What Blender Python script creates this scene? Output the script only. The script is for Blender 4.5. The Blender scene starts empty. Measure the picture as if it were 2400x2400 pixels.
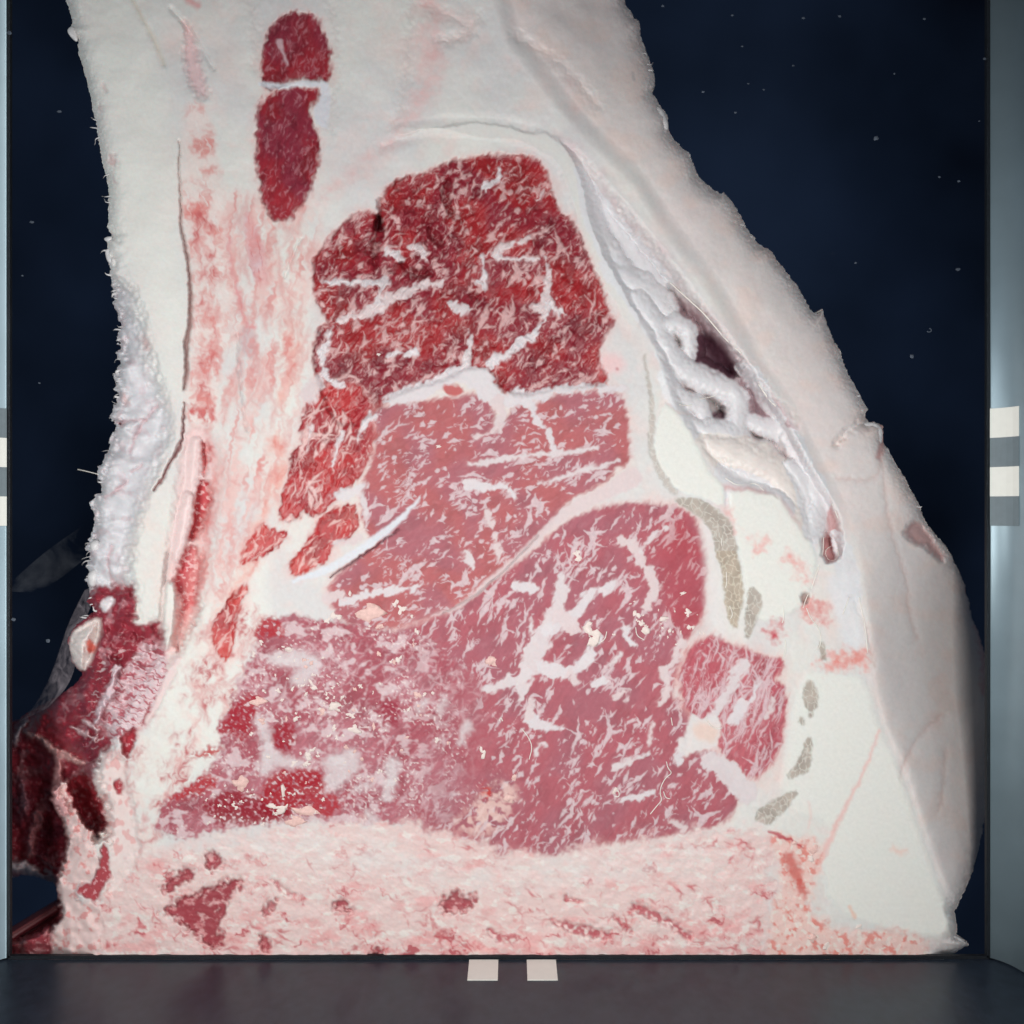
import bpy, math, random
import numpy as np
from mathutils import Vector, noise as mnoise

scene = bpy.context.scene
COL = scene.collection
R = math.radians

# ------------------------------------------------------------------ camera, world, lamps, exposure
# One scale square on the hood is 10 mm and 68 px of the photograph: 1 px = 0.147 mm at the glass.
S = 0.010 / 68.0
D = 0.235                                   # camera to glass, metres
cam_data = bpy.data.cameras.new('camera')
cam = bpy.data.objects.new('camera', cam_data)
COL.objects.link(cam)
cam.location = (0, -D, 0)
cam.rotation_euler = (R(90), 0, 0)
cam_data.sensor_width = 36
cam_data.lens = 36 * D / (2400 * S)
cam_data.clip_start = 0.005
cam_data.clip_end = 10
cam_data.dof.use_dof = True
cam_data.dof.focus_distance = D + 0.001
cam_data.dof.aperture_fstop = 5.0
scene.camera = cam

world = bpy.data.worlds.new('World')
scene.world = world
world.use_nodes = True
world.node_tree.nodes['Background'].inputs[0].default_value = (0.55, 0.66, 0.85, 1)
world.node_tree.nodes['Background'].inputs[1].default_value = 0.12

def area(name, loc, target, sx, sy, watts, col):
    l = bpy.data.lights.new(name, 'AREA')
    l.shape = 'RECTANGLE'; l.size = sx; l.size_y = sy; l.energy = watts; l.color = col
    o = bpy.data.objects.new(name, l); COL.objects.link(o)
    o.location = loc
    d = Vector(target) - Vector(loc)
    o.rotation_euler = d.to_track_quat('-Z', 'Y').to_euler()
    return o
# two soft LED panels inside the hood, left and right of the lens, and a weaker one above it
LEDS = [area('led_panel', (-0.150, -0.205, -0.030), (-0.06, 0.0, -0.02), 0.09, 0.26, 0.43, (1.0, 0.985, 0.96)),
        area('led_panel', (0.080, -0.215, -0.040), (0.07, 0.0, -0.03), 0.07, 0.26, 0.40, (1.0, 0.985, 0.96)),
        area('led_panel', (0.0, -0.25, 0.16), (0.0, 0.0, 0.03), 0.22, 0.05, 0.10, (0.95, 0.97, 1.0))]
for o, t in zip(LEDS, ('white LED panel left of the lens', 'white LED panel right of the lens', 'white LED panel above the lens')):
    o['label'] = t; o['category'] = 'lamp'

scene.view_settings.view_transform = 'Standard'
scene.view_settings.look = 'None'
scene.view_settings.gamma = 1
scene.view_settings.exposure = 0
scene.view_settings.use_curve_mapping = False

# ------------------------------------------------------------------ helpers
def W(px, py, d=0.0):
    """photo pixel (2400 px wide) + depth behind the glass in mm -> metres"""
    k = (D + d * 0.001) / D
    return ((px - 1200.0) * S * k, d * 0.001, (1200.0 - py) * S * k)

def lin(c):
    out = []
    for v in c:
        v /= 255.0
        out.append(v / 12.92 if v <= 0.04045 else ((v + 0.055) / 1.055) ** 2.4)
    return np.array(out, dtype=np.float32)

def alb(r, g, b):
    """colour as it looks under the full light of the hood -> albedo"""
    return lin((r, g, b)) * 1.14

def link(name, me, mat=None, parent=None):
    o = bpy.data.objects.new(name, me)
    COL.objects.link(o)
    if mat is not None and me is not None: me.materials.append(mat)
    if parent is not None: o.parent = parent
    return o

def tag(o, label=None, cat=None, group=None, kind=None):
    if label: o['label'] = label
    if cat: o['category'] = cat
    if group: o['group'] = group
    if kind: o['kind'] = kind
    return o

def new_mat(name):
    m = bpy.data.materials.new(name); m.use_nodes = True
    nt = m.node_tree
    return m, nt, nt.nodes['Principled BSDF']

def mesh_of(verts, faces, smooth=True):
    me = bpy.data.meshes.new('mesh')
    me.from_pydata(verts, [], faces)
    if smooth:
        me.polygons.foreach_set('use_smooth', [True] * len(me.polygons))
    me.update()
    return me

def box(x0, x1, y0, y1, z0, z1):
    v = [(x, y, z) for x in (x0, x1) for y in (y0, y1) for z in (z0, z1)]
    f = [(0, 1, 3, 2), (4, 6, 7, 5), (0, 4, 5, 1), (2, 3, 7, 6), (0, 2, 6, 4), (1, 5, 7, 3)]
    return v, f

rng = np.random.default_rng(11)
random.seed(5)

# ------------------------------------------------------------------ noise on arrays
PERM = np.concatenate([rng.permutation(256)] * 2).astype(np.int32)
GA = rng.uniform(0, 2 * np.pi, 256)
GX = np.cos(GA).astype(np.float32); GY = np.sin(GA).astype(np.float32)

def gn(x, y, seed=0):
    xi = np.floor(x).astype(np.int32); yi = np.floor(y).astype(np.int32)
    xf = (x - xi).astype(np.float32); yf = (y - yi).astype(np.float32)
    u = xf * xf * xf * (xf * (xf * 6 - 15) + 10); v = yf * yf * yf * (yf * (yf * 6 - 15) + 10)
    def g(ix, iy, dx, dy):
        h = PERM[(PERM[(ix + seed * 37) & 255] + iy + seed * 101) & 255]
        return GX[h] * dx + GY[h] * dy
    a = g(xi, yi, xf, yf); b = g(xi + 1, yi, xf - 1, yf)
    c = g(xi, yi + 1, xf, yf - 1); d = g(xi + 1, yi + 1, xf - 1, yf - 1)
    return ((a + (b - a) * u) * (1 - v) + (c + (d - c) * u) * v) * 1.5

def fbm(x, y, seed=0, o=3):
    s = 0; a = 1.0; t = 0
    for k in range(o):
        s = s + a * gn(x * 2.03 ** k, y * 2.03 ** k, seed + k); t += a; a *= 0.55
    return s / t * 1.25

def worley(x, y, seed=0):
    xi = np.floor(x).astype(np.int32); yi = np.floor(y).astype(np.int32)
    f1 = np.full(x.shape, 9, np.float32); f2 = f1.copy()
    for i in (-1, 0, 1):
        for j in (-1, 0, 1):
            h = PERM[(PERM[(xi + i + seed * 31) & 255] + yi + j) & 255]
            h2 = PERM[(h + 57) & 255]
            dx = xi + i + h / 256.0 - x; dy = yi + j + h2 / 256.0 - y
            d = np.sqrt(dx * dx + dy * dy).astype(np.float32)
            f2 = np.minimum(f2, np.maximum(f1, d)); f1 = np.minimum(f1, d)
    return f1, f2

def sst(a, b, x):
    t = np.clip((x - a) / (b - a), 0, 1)
    return t * t * (3 - 2 * t)

# ------------------------------------------------------------------ sheet of the cut face, sampled every 2.1 px
ST = 2.1
GXs = np.arange(-24, 2352, ST, dtype=np.float32)
GYs = np.arange(-130, 2340, ST, dtype=np.float32)
PX, PY = np.meshgrid(GXs, GYs)
H, Wd = PX.shape
N1 = 0.6 * gn(PX / 11, PY / 11, 3) + 0.7 * gn(PX / 27, PY / 27, 4)
N2 = 0.6 * gn(PX / 11, PY / 11, 5) + 0.7 * gn(PX / 27, PY / 27, 6)
C = np.empty((H, Wd, 3), np.float32)          # albedo
DEP = np.zeros((H, Wd), np.float32)           # depth behind the glass, mm
BMP = np.zeros((H, Wd), np.float32)           # small relief, mm
WET = np.zeros((H, Wd), np.float32)           # gloss where the glass does not touch
PID = np.zeros((H, Wd), np.int16)

def sl_of(xs, ys, m):
    i0 = int(max(0, (min(ys) - m - GYs[0]) // ST)); i1 = int(min(H, (max(ys) + m - GYs[0]) // ST + 2))
    j0 = int(max(0, (min(xs) - m - GXs[0]) // ST)); j1 = int(min(Wd, (max(xs) + m - GXs[0]) // ST + 2))
    return slice(i0, max(i1, i0 + 1)), slice(j0, max(j1, j0 + 1))

def chaikin(p, closed=True, n=1):
    p = [tuple(map(float, q)) for q in p]
    for _ in range(n):
        q = []
        L = len(p)
        if not closed: q.append(p[0])
        for i in range(L if closed else L - 1):
            a = p[i]; b = p[(i + 1) % L]
            q.append(tuple(0.75 * u + 0.25 * v for u, v in zip(a, b)))
            q.append(tuple(0.25 * u + 0.75 * v for u, v in zip(a, b)))
        if not closed: q.append(p[-1])
        p = q
    return p

def poly(pts, rag=0.0, sm=1, m=60):
    """signed distance (px, negative inside) to a closed outline, on the window round it"""
    p = chaikin(pts, True, sm) if sm else pts
    s = sl_of([q[0] for q in p], [q[1] for q in p], m)
    x = PX[s] + rag * N1[s]; y = PY[s] + rag * N2[s]
    d2 = np.full(x.shape, 1e9, np.float32); ins = np.zeros(x.shape, bool)
    for i in range(len(p)):
        ax, ay = p[i][:2]; bx, by = p[(i + 1) % len(p)][:2]
        ex = bx - ax; ey = by - ay
        t = np.clip(((x - ax) * ex + (y - ay) * ey) / (ex * ex + ey * ey + 1e-6), 0, 1)
        dx = x - ax - t * ex; dy = y - ay - t * ey
        np.minimum(d2, dx * dx + dy * dy, out=d2)
        if ay != by:
            c = ((ay <= y) & (by > y)) | ((by <= y) & (ay > y))
            ins ^= c & (x < ax + (y - ay) * ex / ey)
    d = np.sqrt(d2)
    return s, np.where(ins, -d, d)

def stroke(pts, w=None, rag=0.0, sm=1, m=40):
    """signed distance to a band along an open line; points (x, y, width)"""
    p = [q if len(q) == 3 else (q[0], q[1], w) for q in pts]
    p = chaikin(p, False, sm)
    s = sl_of([q[0] for q in p], [q[1] for q in p], m + max(q[2] for q in p))
    x = PX[s] + rag * N1[s]; y = PY[s] + rag * N2[s]
    d = np.full(x.shape, 1e9, np.float32)
    for a, b in zip(p[:-1], p[1:]):
        ex = b[0] - a[0]; ey = b[1] - a[1]
        t = np.clip(((x - a[0]) * ex + (y - a[1]) * ey) / (ex * ex + ey * ey + 1e-6), 0, 1)
        dx = x - a[0] - t * ex; dy = y - a[1] - t * ey
        np.minimum(d, np.sqrt(dx * dx + dy * dy) - 0.5 * (a[2] + t * (b[2] - a[2])), out=d)
    return s, d

def mk(d, soft): return 1 - sst(-soft, soft, d)

def paint(f, col, soft=3.0, a=1.0, n=None):
    s, d = f
    m = mk(d, soft) * a
    if n is not None: m = m * n[s]
    C[s] = C[s] * (1 - m[..., None]) + np.asarray(col, np.float32) * m[..., None]

def dent(f, mm, soft=6.0, n=None):
    s, d = f
    m = mk(d, soft)
    if n is not None: m = m * n[s]
    DEP[s] += mm * m

def level(f, mm, soft=6.0):
    s, d = f
    m = mk(d, soft)
    DEP[s] = DEP[s] * (1 - m) + mm * m

def wet(f, v, soft=6.0):
    s, d = f; m = mk(d, soft); WET[s] = WET[s] * (1 - m) + v * m

def part(f, k):
    s, d = f; PID[s][d < 0] = k

def along(L, Lv, ang, seed, warp=5.0, s=None):
    s = s if s is not None else (slice(None), slice(None))
    x = PX[s] + warp * N1[s]; y = PY[s] + warp * N2[s]
    ca, sa = math.cos(R(ang)), math.sin(R(ang))
    u = (x * ca + y * sa) / L; v = (-x * sa + y * ca) / Lv
    return 0.68 * gn(u, v, seed) + 0.42 * gn(u * 2.1, v * 2.1, seed + 1)

FAT = alb(216, 213, 208); FATG = alb(208, 204, 203); FATW = alb(220, 218, 212); FATB = alb(212, 213, 218)
PINKF = alb(226, 196, 190); PINK = alb(214, 150, 148); RED = alb(160, 40, 44); DRED = alb(118, 28, 42)
ORED = alb(190, 62, 58); DUSK = alb(167, 84, 96); DUSK2 = alb(178, 104, 114); PURP = alb(112, 70, 86)

def scatter(s, d, n, ang, jit, ln, wd, seed, rag, fork=0.25):
    """distance field of n separate marbling flecks: short bent tapering streaks along the grain"""
    r_ = np.random.default_rng(seed)
    x = PX[s] + rag * N1[s]; y = PY[s] + rag * N2[s]
    out = np.full(d.shape, 99, np.float32)
    den = (0.10 + sst(-0.28, 0.42, fbm(PX[s] / 100, PY[s] / 80, seed % 97, 3))) * (d < -4)
    flat = np.cumsum(den.ravel()); flat = flat / flat[-1]
    pick = np.searchsorted(flat, r_.random(n))
    oy, ox = np.unravel_index(np.minimum(pick, d.size - 1), d.shape)
    def seg(ax, ay, bx, by, w0, w1):
        m = 14 + max(w0, w1)
        i0 = int(max(0, (min(ay, by) - m - GYs[s[0].start]) // ST)); i1 = int(min(d.shape[0], (max(ay, by) + m - GYs[s[0].start]) // ST + 2))
        j0 = int(max(0, (min(ax, bx) - m - GXs[s[1].start]) // ST)); j1 = int(min(d.shape[1], (max(ax, bx) + m - GXs[s[1].start]) // ST + 2))
        if i1 <= i0 or j1 <= j0: return
        xx = x[i0:i1, j0:j1] - ax; yy = y[i0:i1, j0:j1] - ay; ex = bx - ax; ey = by - ay
        t = np.clip((xx * ex + yy * ey) / (ex * ex + ey * ey + 1e-6), 0, 1)
        q = np.hypot(xx - t * ex, yy - t * ey) - (w0 + t * (w1 - w0))
        np.minimum(out[i0:i1, j0:j1], q, out=out[i0:i1, j0:j1])
    for k in range(n):
        cx = GXs[s[1].start + ox[k]]; cy = GYs[s[0].start + oy[k]]
        lo_ = r_.random() < 0.09; l = r_.uniform(*ln) * (2.3 if lo_ else 1); w = r_.uniform(*wd) * (1.45 if lo_ else 1)
        a0 = R(ang) + r_.normal(0, jit); a1 = a0 + r_.normal(0, 0.55)
        px, py = cx - math.cos(a0) * l * 0.5, cy - math.sin(a0) * l * 0.5
        mx, my = cx, cy
        ex, ey = cx + math.cos(a1) * l * 0.5, cy + math.sin(a1) * l * 0.5
        seg(px, py, mx, my, 0.0, w); seg(mx, my, ex, ey, w, -0.4)
        if r_.random() < (0.8 if lo_ else fork):
            a2 = a0 + r_.choice((-1, 1)) * r_.uniform(0.6, 1.5)
            seg(mx, my, mx + math.cos(a2) * l * 0.35, my + math.sin(a2) * l * 0.35, w * 0.8, 0.0)
    return out

def lean(f, base, base2, fleck, ang, n_big, n_small, k, soft=4, halo=0.5, seed=20, fa=0.85, relief=0.25, edge=7, blotk=0.3, ln=(22, 55), wd=(2.0, 5.5), jit=0.28, fs=2.6, rag=3.2, micro=0.22, fibk=0.2):
    s, d = f
    d = d + edge * along(34, 9, ang, seed + 30, 4, s)
    if halo:
        paint((s, d + 12 * fbm(PX[s] / 40, PY[s] / 40, seed + 40, 3)), alb(222, 178, 172), 30, halo * 0.9)
        paint((s, d), alb(208, 140, 138), 13, halo)
    m = mk(d, soft)
    lo = sst(-0.30, 0.30, fbm(PX[s] / 120, PY[s] / 120, seed + 7, 2))[..., None]
    col = base * (1 - lo) + base2 * lo
    fib = along(40, 6.5, ang, seed + 3, 4, s)
    col = col * (1 + fibk * fib[..., None])
    blot = sst(-0.1, 0.5, along(90, 44, ang, seed + 9, 14, s))[..., None]
    col = col * (1 - blotk * blot)
    A = scatter(s, d, n_big, ang, jit, ln, wd, seed + 1000, rag, 0.2)
    B = scatter(s, d, n_small, ang, jit * 1.3, (6, 20), (0.8, 2.6), seed + 2000, rag, 0.1)
    fz = 1.6 * along(22, 7, ang, seed + 33, 3, s)
    a = np.maximum(mk(A + fz, fs), 0.8 * mk(B + fz, fs * 0.8))
    mi = micro * sst(0.05, 0.6, along(30, 11, ang, seed, 7, s) + 0.25 * gn(PX[s] / 8, PY[s] / 8, seed + 14))
    a = np.clip(np.maximum(a, mi), 0, 1) * fa
    fc = fleck * (0.95 + 0.10 * gn(PX[s] / 9, PY[s] / 9, seed + 2)[..., None])
    col = col * (1 - a[..., None]) + fc * a[..., None]
    C[s] = C[s] * (1 - m[..., None]) + col * m[..., None]
    BMP[s] += m * relief * (-0.6 * a - 0.4 * fib + 0.7 * blot[..., 0] - 0.5 * gn(PX[s] / 24, PY[s] / 24, seed + 4))
    part((s, d), k)

# ---- ground colour: fat with a faint drift of tone
g1 = fbm(PX / 260, PY / 260, 40, 3); g2 = fbm(PX / 60, PY / 60, 44, 3); g3 = gn(PX / 14, PY / 14, 48)
t = sst(-0.5, 0.5, g1)[..., None]
C[:] = FAT * (1 - t) + FATG * t
pk = (0.30 * sst(0.0, 0.7, g2) + 0.30 * sst(0.0, 0.6, fbm(PX / 150, PY / 190, 46, 3)))[..., None]
C[:] = C * (1 - pk) + PINKF * pk
C *= (1 + 0.025 * g3[..., None])
DEP[:] = 0.8 + 0.25 * g2 + 0.9 * fbm(PX / 140, PY / 170, 47, 2) * sst(1000, 700, PY)
BMP += 0.03 * g3 + 0.14 * gn(PX / 44, PY / 44, 49)

# ------------------------------------------------------------------ outline of the whole cut
OUT = [(150, -150), (155, 0), (172, 54), (160, 72), (182, 99), (188, 141), (203, 186), (217, 253), (228, 311), (238, 373), (250, 418),
       (255, 460), (253, 530), (263, 551), (247, 562), (250, 585), (257, 621), (254, 648), (265, 663), (271, 725), (282, 737),
       (276, 790), (282, 808), (277, 845), (268, 886), (275, 899), (269, 948), (258, 990), (278, 994), (265, 1019), (248, 1064),
       (232, 1102), (234, 1147), (213, 1180), (224, 1213), (217, 1251), (205, 1276), (207, 1313), (201, 1363), (212, 1382),
       (205, 1410), (225, 1430), (180, 1465), (159, 1499), (170, 1553), (195, 1580), (174, 1606), (137, 1631), (91, 1656), (54, 1677),
       (30, 1700), (-60, 1712), (-60, 2400), (2260, 2400), (2216, 2300), (2213, 2240), (2226, 2238), (2247, 2227), (2272, 2213), (2241, 2191),
       (2243, 2173), (2238, 2137), (2246, 2120), (2279, 2046), (2296, 1980), (2304, 1934), (2316, 1893), (2335, 1800),
       (2340, 1700), (2330, 1600), (2310, 1549), (2300, 1512), (2290, 1475), (2275, 1441), (2271, 1412), (2250, 1342), (2213, 1276),
       (2167, 1222), (2155, 1184), (2126, 1131), (2097, 1081), (2070, 1034), (2068, 998), (2049, 988), (2035, 990), (2027, 971),
       (2033, 961), (2014, 924), (1989, 878), (1964, 816), (1940, 766), (1928, 726), (1915, 738), (1902, 728), (1871, 675), (1834, 625),
       (1807, 588), (1776, 571), (1755, 542), (1726, 489), (1697, 450), (1689, 455), (1668, 443), (1635, 414), (1629, 393), (1614, 360),
       (1581, 331), (1566, 306), (1564, 269), (1544, 244), (1529, 217), (1535, 203), (1531, 170), (1521, 137), (1504, 95), (1498, 50),
       (1486, 41), (1466, 12), (1440, -150)]
s_, OUTD = poly(OUT, 3.0, 0, m=400)
OUTD = OUTD.copy()
lft = sst(420, 320, PX) * sst(480, 640, PY) * sst(1420, 1360, PY)
OUTD += lft * 6 * gn(PX / 13, PY / 10, 61) + lft * 9 * gn(PX / 24, PY / 20, 62) + 1.6 * gn(PX / 5, PY / 5, 63)
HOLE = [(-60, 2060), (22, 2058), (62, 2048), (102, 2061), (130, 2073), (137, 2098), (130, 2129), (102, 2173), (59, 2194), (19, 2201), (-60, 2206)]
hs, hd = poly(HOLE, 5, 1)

# ------------------------------------------------------------------ large forms (depth)
# the left edge is torn and falls back, the outer fat on the right curves away from the glass
edge = np.clip(-OUTD, 0, 400)
DEP += 9 * np.exp(-edge / 12.0)
LTORN = [(120, 640), (300, 660), (330, 760), (350, 860), (380, 930), (400, 1000), (370, 1090), (330, 1180), (300, 1290), (300, 1360), (310, 1400), (120, 1420)]
f = poly(LTORN, 10); lump = 0.5 + fbm(PX / 80, PY / 60, 70, 2)
DEP[f[0]] += mk(f[1], 26) * (4 + 4 * lump[f[0]]); wet(f, 0.7, 20); part(f, 10)
BMP[f[0]] += mk(f[1], 20) * (0.7 * gn(PX[f[0]] / 50, PY[f[0]] / 26, 71) + 0.30 * np.abs(gn(PX[f[0]] / 22, PY[f[0]] / 13, 72)))
paint(f, alb(206, 203, 208), 24, 0.8)
paint(f, alb(196, 176, 180), 20, 0.5, sst(0.15, 0.5, fbm(PX / 30, PY / 30, 73, 2)))
# fat slab on the left
SLAB = [(165, -150), (300, -150), (360, 60), (400, 200), (424, 400), (424, 530), (435, 580), (445, 642), (449, 704), (445, 766), (435, 812), (437, 878), (431, 911),
        (400, 930), (380, 890), (360, 780), (330, 700), (300, 640), (270, 560), (262, 440), (240, 320), (215, 200), (190, 90)]
f = poly(SLAB, 2); part(f, 10); paint(f, FATW, 60, 0.85)

# outer fat cover on the right, from the ridge out to the edge
RIDGE = [(1180, 60), (1260, 160), (1341, 269), (1420, 345), (1490, 414), (1535, 480), (1573, 538), (1655, 646), (1717, 745), (1774, 857), (1832, 932),
         (1881, 1031), (1923, 1114), (1964, 1189), (1997, 1251), (2014, 1333), (2030, 1450), (2040, 1560), (2062, 1715)]
COVER = RIDGE + [(2110, 1800), (2160, 1960), (2232, 2150), (2260, 2400), (3600, 3000), (3600, -1200), (900, -1200)]
fc = poly(COVER, 0, 1, m=100); part(fc, 1)
paint(fc, alb(218, 206, 203), 40, 0.75)
paint(fc, alb(222, 200, 192), 30, 0.5, sst(0.0, 0.5, fbm(PX / 90, PY / 70, 80, 2)))
cs, cd = fc
inside = np.clip(-cd, 0, 500)
up = 1 - sst(500, 1500, PY[cs])
lowfade = 1 - sst(1050, 1330, PY[cs])
DEP[cs] += mk(cd, 24) * 2.5 * lowfade + (13 * up + 3) * sst(0, 300, inside) ** 1.2
f = poly([(2060, 800), (2020, 1000), (1960, 1100), (2000, 1250), (2016, 1333), (2034, 1450), (2050, 1600), (2080, 1715), (2124, 1800), (2172, 1960), (2240, 2140), (3600, 2900), (3600, -300), (2400, 300)], 0, 1, m=100)
i2 = np.clip(-f[1], 0, 500) * sst(1000, 1500, PY[f[0]])
DEP[f[0]] += 0.130 * np.maximum(i2 - 9 * (1 - np.exp(-i2 / 9)), 0) + 4 * (i2 / 300.0) ** 2
BMP[f[0]] += 0.8 * gn(PX[f[0]] / 130, PY[f[0]] / 200, 84) * sst(0, 60, i2)
wet(fc, 0.75, 20)
for L, w in (([(2066, 1060), (2078, 1200), (2100, 1290), (2128, 1370), (2128, 1430), (2150, 1500)], 4),
             ([(2208, 1676), (2175, 1700), (2140, 1745), (2120, 1790), (2110, 1830)], 5),
             ([(2215, 1760), (2212, 1840), (2200, 1900)], 4), ([(2000, 1400), (2030, 1470), (2050, 1560)], 4),
             ([(1960, 1120), (2050, 1130), (2066, 1080), (2070, 1040)], 3)):
    f = stroke(L, w, 5); dent(f, 0.6, 18); paint(f, alb(194, 152, 142), 8, 0.4)
f = poly([(2120, 1240), (2150, 1215), (2190, 1270), (2215, 1300), (2205, 1320), (2170, 1280), (2130, 1265)], 5); paint(f, alb(184, 140, 138), 8, 0.8); dent(f, 4, 10)
f = stroke([(2066, 1000), (2072, 1030), (2060, 1070)], 14, 4); paint(f, alb(196, 140, 136), 8, 0.7)
f = stroke([(2292, 1470), (2305, 1540), (2308, 1620)], 16, 8); paint(f, alb(206, 150, 150), 8, 0.8)
f = stroke([(2033, 985), (1985, 1010), (1960, 1040)], 8, 6); dent(f, 2.5, 12)

# valley between the eye muscle and the outer fat
CAV = [(1300, 318), (1345, 330), (1382, 365), (1425, 420), (1480, 480), (1540, 555), (1600, 635), (1660, 715), (1720, 795), (1775, 868), (1830, 945), (1880, 1040), (1925, 1125), (1960, 1195), (1985, 1255), (1975, 1320), (1935, 1320), (1925, 1270), (1895, 1290), (1860, 1215), (1800, 1165),
       (1730, 1150), (1690, 1125), (1655, 1080), (1628, 1030), (1605, 1000), (1575, 945), (1550, 860), (1515, 786), (1490, 745), (1465, 700), (1415, 621), (1378, 538), (1361, 451), (1348, 390), (1310, 350)]
fv = poly(CAV, 4, 2)
vs, vd = fv
vdeep = sst(250, 760, PY[vs]) * sst(1280, 900, PY[vs])
DEP[vs] += sst(0, 74, -vd) * (6 + 11 * vdeep)
wet(fv, 0.9, 20); part(fv, 14)
paint(fv, alb(208, 198, 199), 26, 0.7)
paint(fv, alb(202, 182, 184), 18, 0.6, sst(0.0, 0.4, fbm(PX / 50, PY / 60, 85, 2)))
MAUVE = [(1573, 690), (1640, 740), (1700, 800), (1740, 850), (1790, 905), (1830, 950), (1875, 1020), (1840, 1010), (1780, 985), (1745, 960), (1735, 900), (1700, 860), (1650, 800), (1590, 745)]
f = poly(MAUVE, 6); paint(f, alb(178, 150, 156), 16, 0.85); dent(f, 2, 24)
PHOLE = [(1573, 708), (1627, 774), (1684, 799), (1730, 869), (1718, 894), (1647, 873), (1614, 853), (1622, 799), (1614, 766), (1585, 741)]
f = poly(PHOLE, 3); paint(f, PURP, 8, 0.95); dent(f, 8, 14)
f = poly([(1655, 968), (1700, 962), (1712, 990), (1680, 1000), (1660, 990)], 3); paint(f, PURP, 6, 0.9); dent(f, 4, 10)
f = stroke([(1800, 950, 8), (1840, 1010, 14), (1880, 1090, 14), (1930, 1170, 20), (1950, 1215, 26), (1958, 1270, 26)], None, 3); paint(f, alb(180, 134, 134), 8, 0.85); dent(f, 3, 12)
f = poly([(1928, 1242), (1964, 1278), (1970, 1309), (1927, 1319)], 4); paint(f, alb(186, 130, 130), 6, 0.9); dent(f, 7, 8)
def dome(L, rag=5, lumpy=0.18, col=None, depth=1.0):
    # a rounded fold of tissue lying in the sheet; points (x, y, radius px, depth of its crest in mm)
    p = chaikin(L, False, 2)
    s = sl_of([q[0] for q in p], [q[1] for q in p], 60)
    x = PX[s] + rag * N1[s]; y = PY[s] + rag * N2[s]
    best = np.full(x.shape, 99, np.float32); crest = np.zeros(x.shape, np.float32); rad = np.ones(x.shape, np.float32)
    for a, b in zip(p[:-1], p[1:]):
        ex = b[0] - a[0]; ey = b[1] - a[1]
        t = np.clip(((x - a[0]) * ex + (y - a[1]) * ey) / (ex * ex + ey * ey + 1e-6), 0, 1)
        dd = np.hypot(x - a[0] - t * ex, y - a[1] - t * ey)
        r = (a[2] + t * (b[2] - a[2])) * 1.45 * (1 + lumpy * gn(PX[s] / 34, PY[s] / 34, 260))
        q = dd / r
        up = q < best
        best = np.where(up, q, best); crest = np.where(up, a[3] + t * (b[3] - a[3]), crest); rad = np.where(up, r, rad)
    h = crest + rad * 0.147 * (1 - np.sqrt(np.clip(1 - best * best, 0, 1)))
    h = np.where(best < 1, h, crest + rad * 0.147 + (best - 1) * rad * 0.147 * 6)
    q = np.clip(0.5 + 0.5 * (DEP[s] - h) / 1.2, 0, 1)
    DEP[s] = DEP[s] * (1 - q) + h * q - 1.2 * q * (1 - q) * 0.5
    c = (mk(best - 0.92, 0.12) * 0.9)[..., None]
    tone = gn(PX[s] / 30, PY[s] / 30, 262)[..., None]
    cc = alb(212, 209, 211) if col is None else col
    C[s] = C[s] * (1 - c) + cc * (1 + 0.04 * tone) * c
    wet((s, (best - 1) * 20), 0.9, 4)
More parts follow.
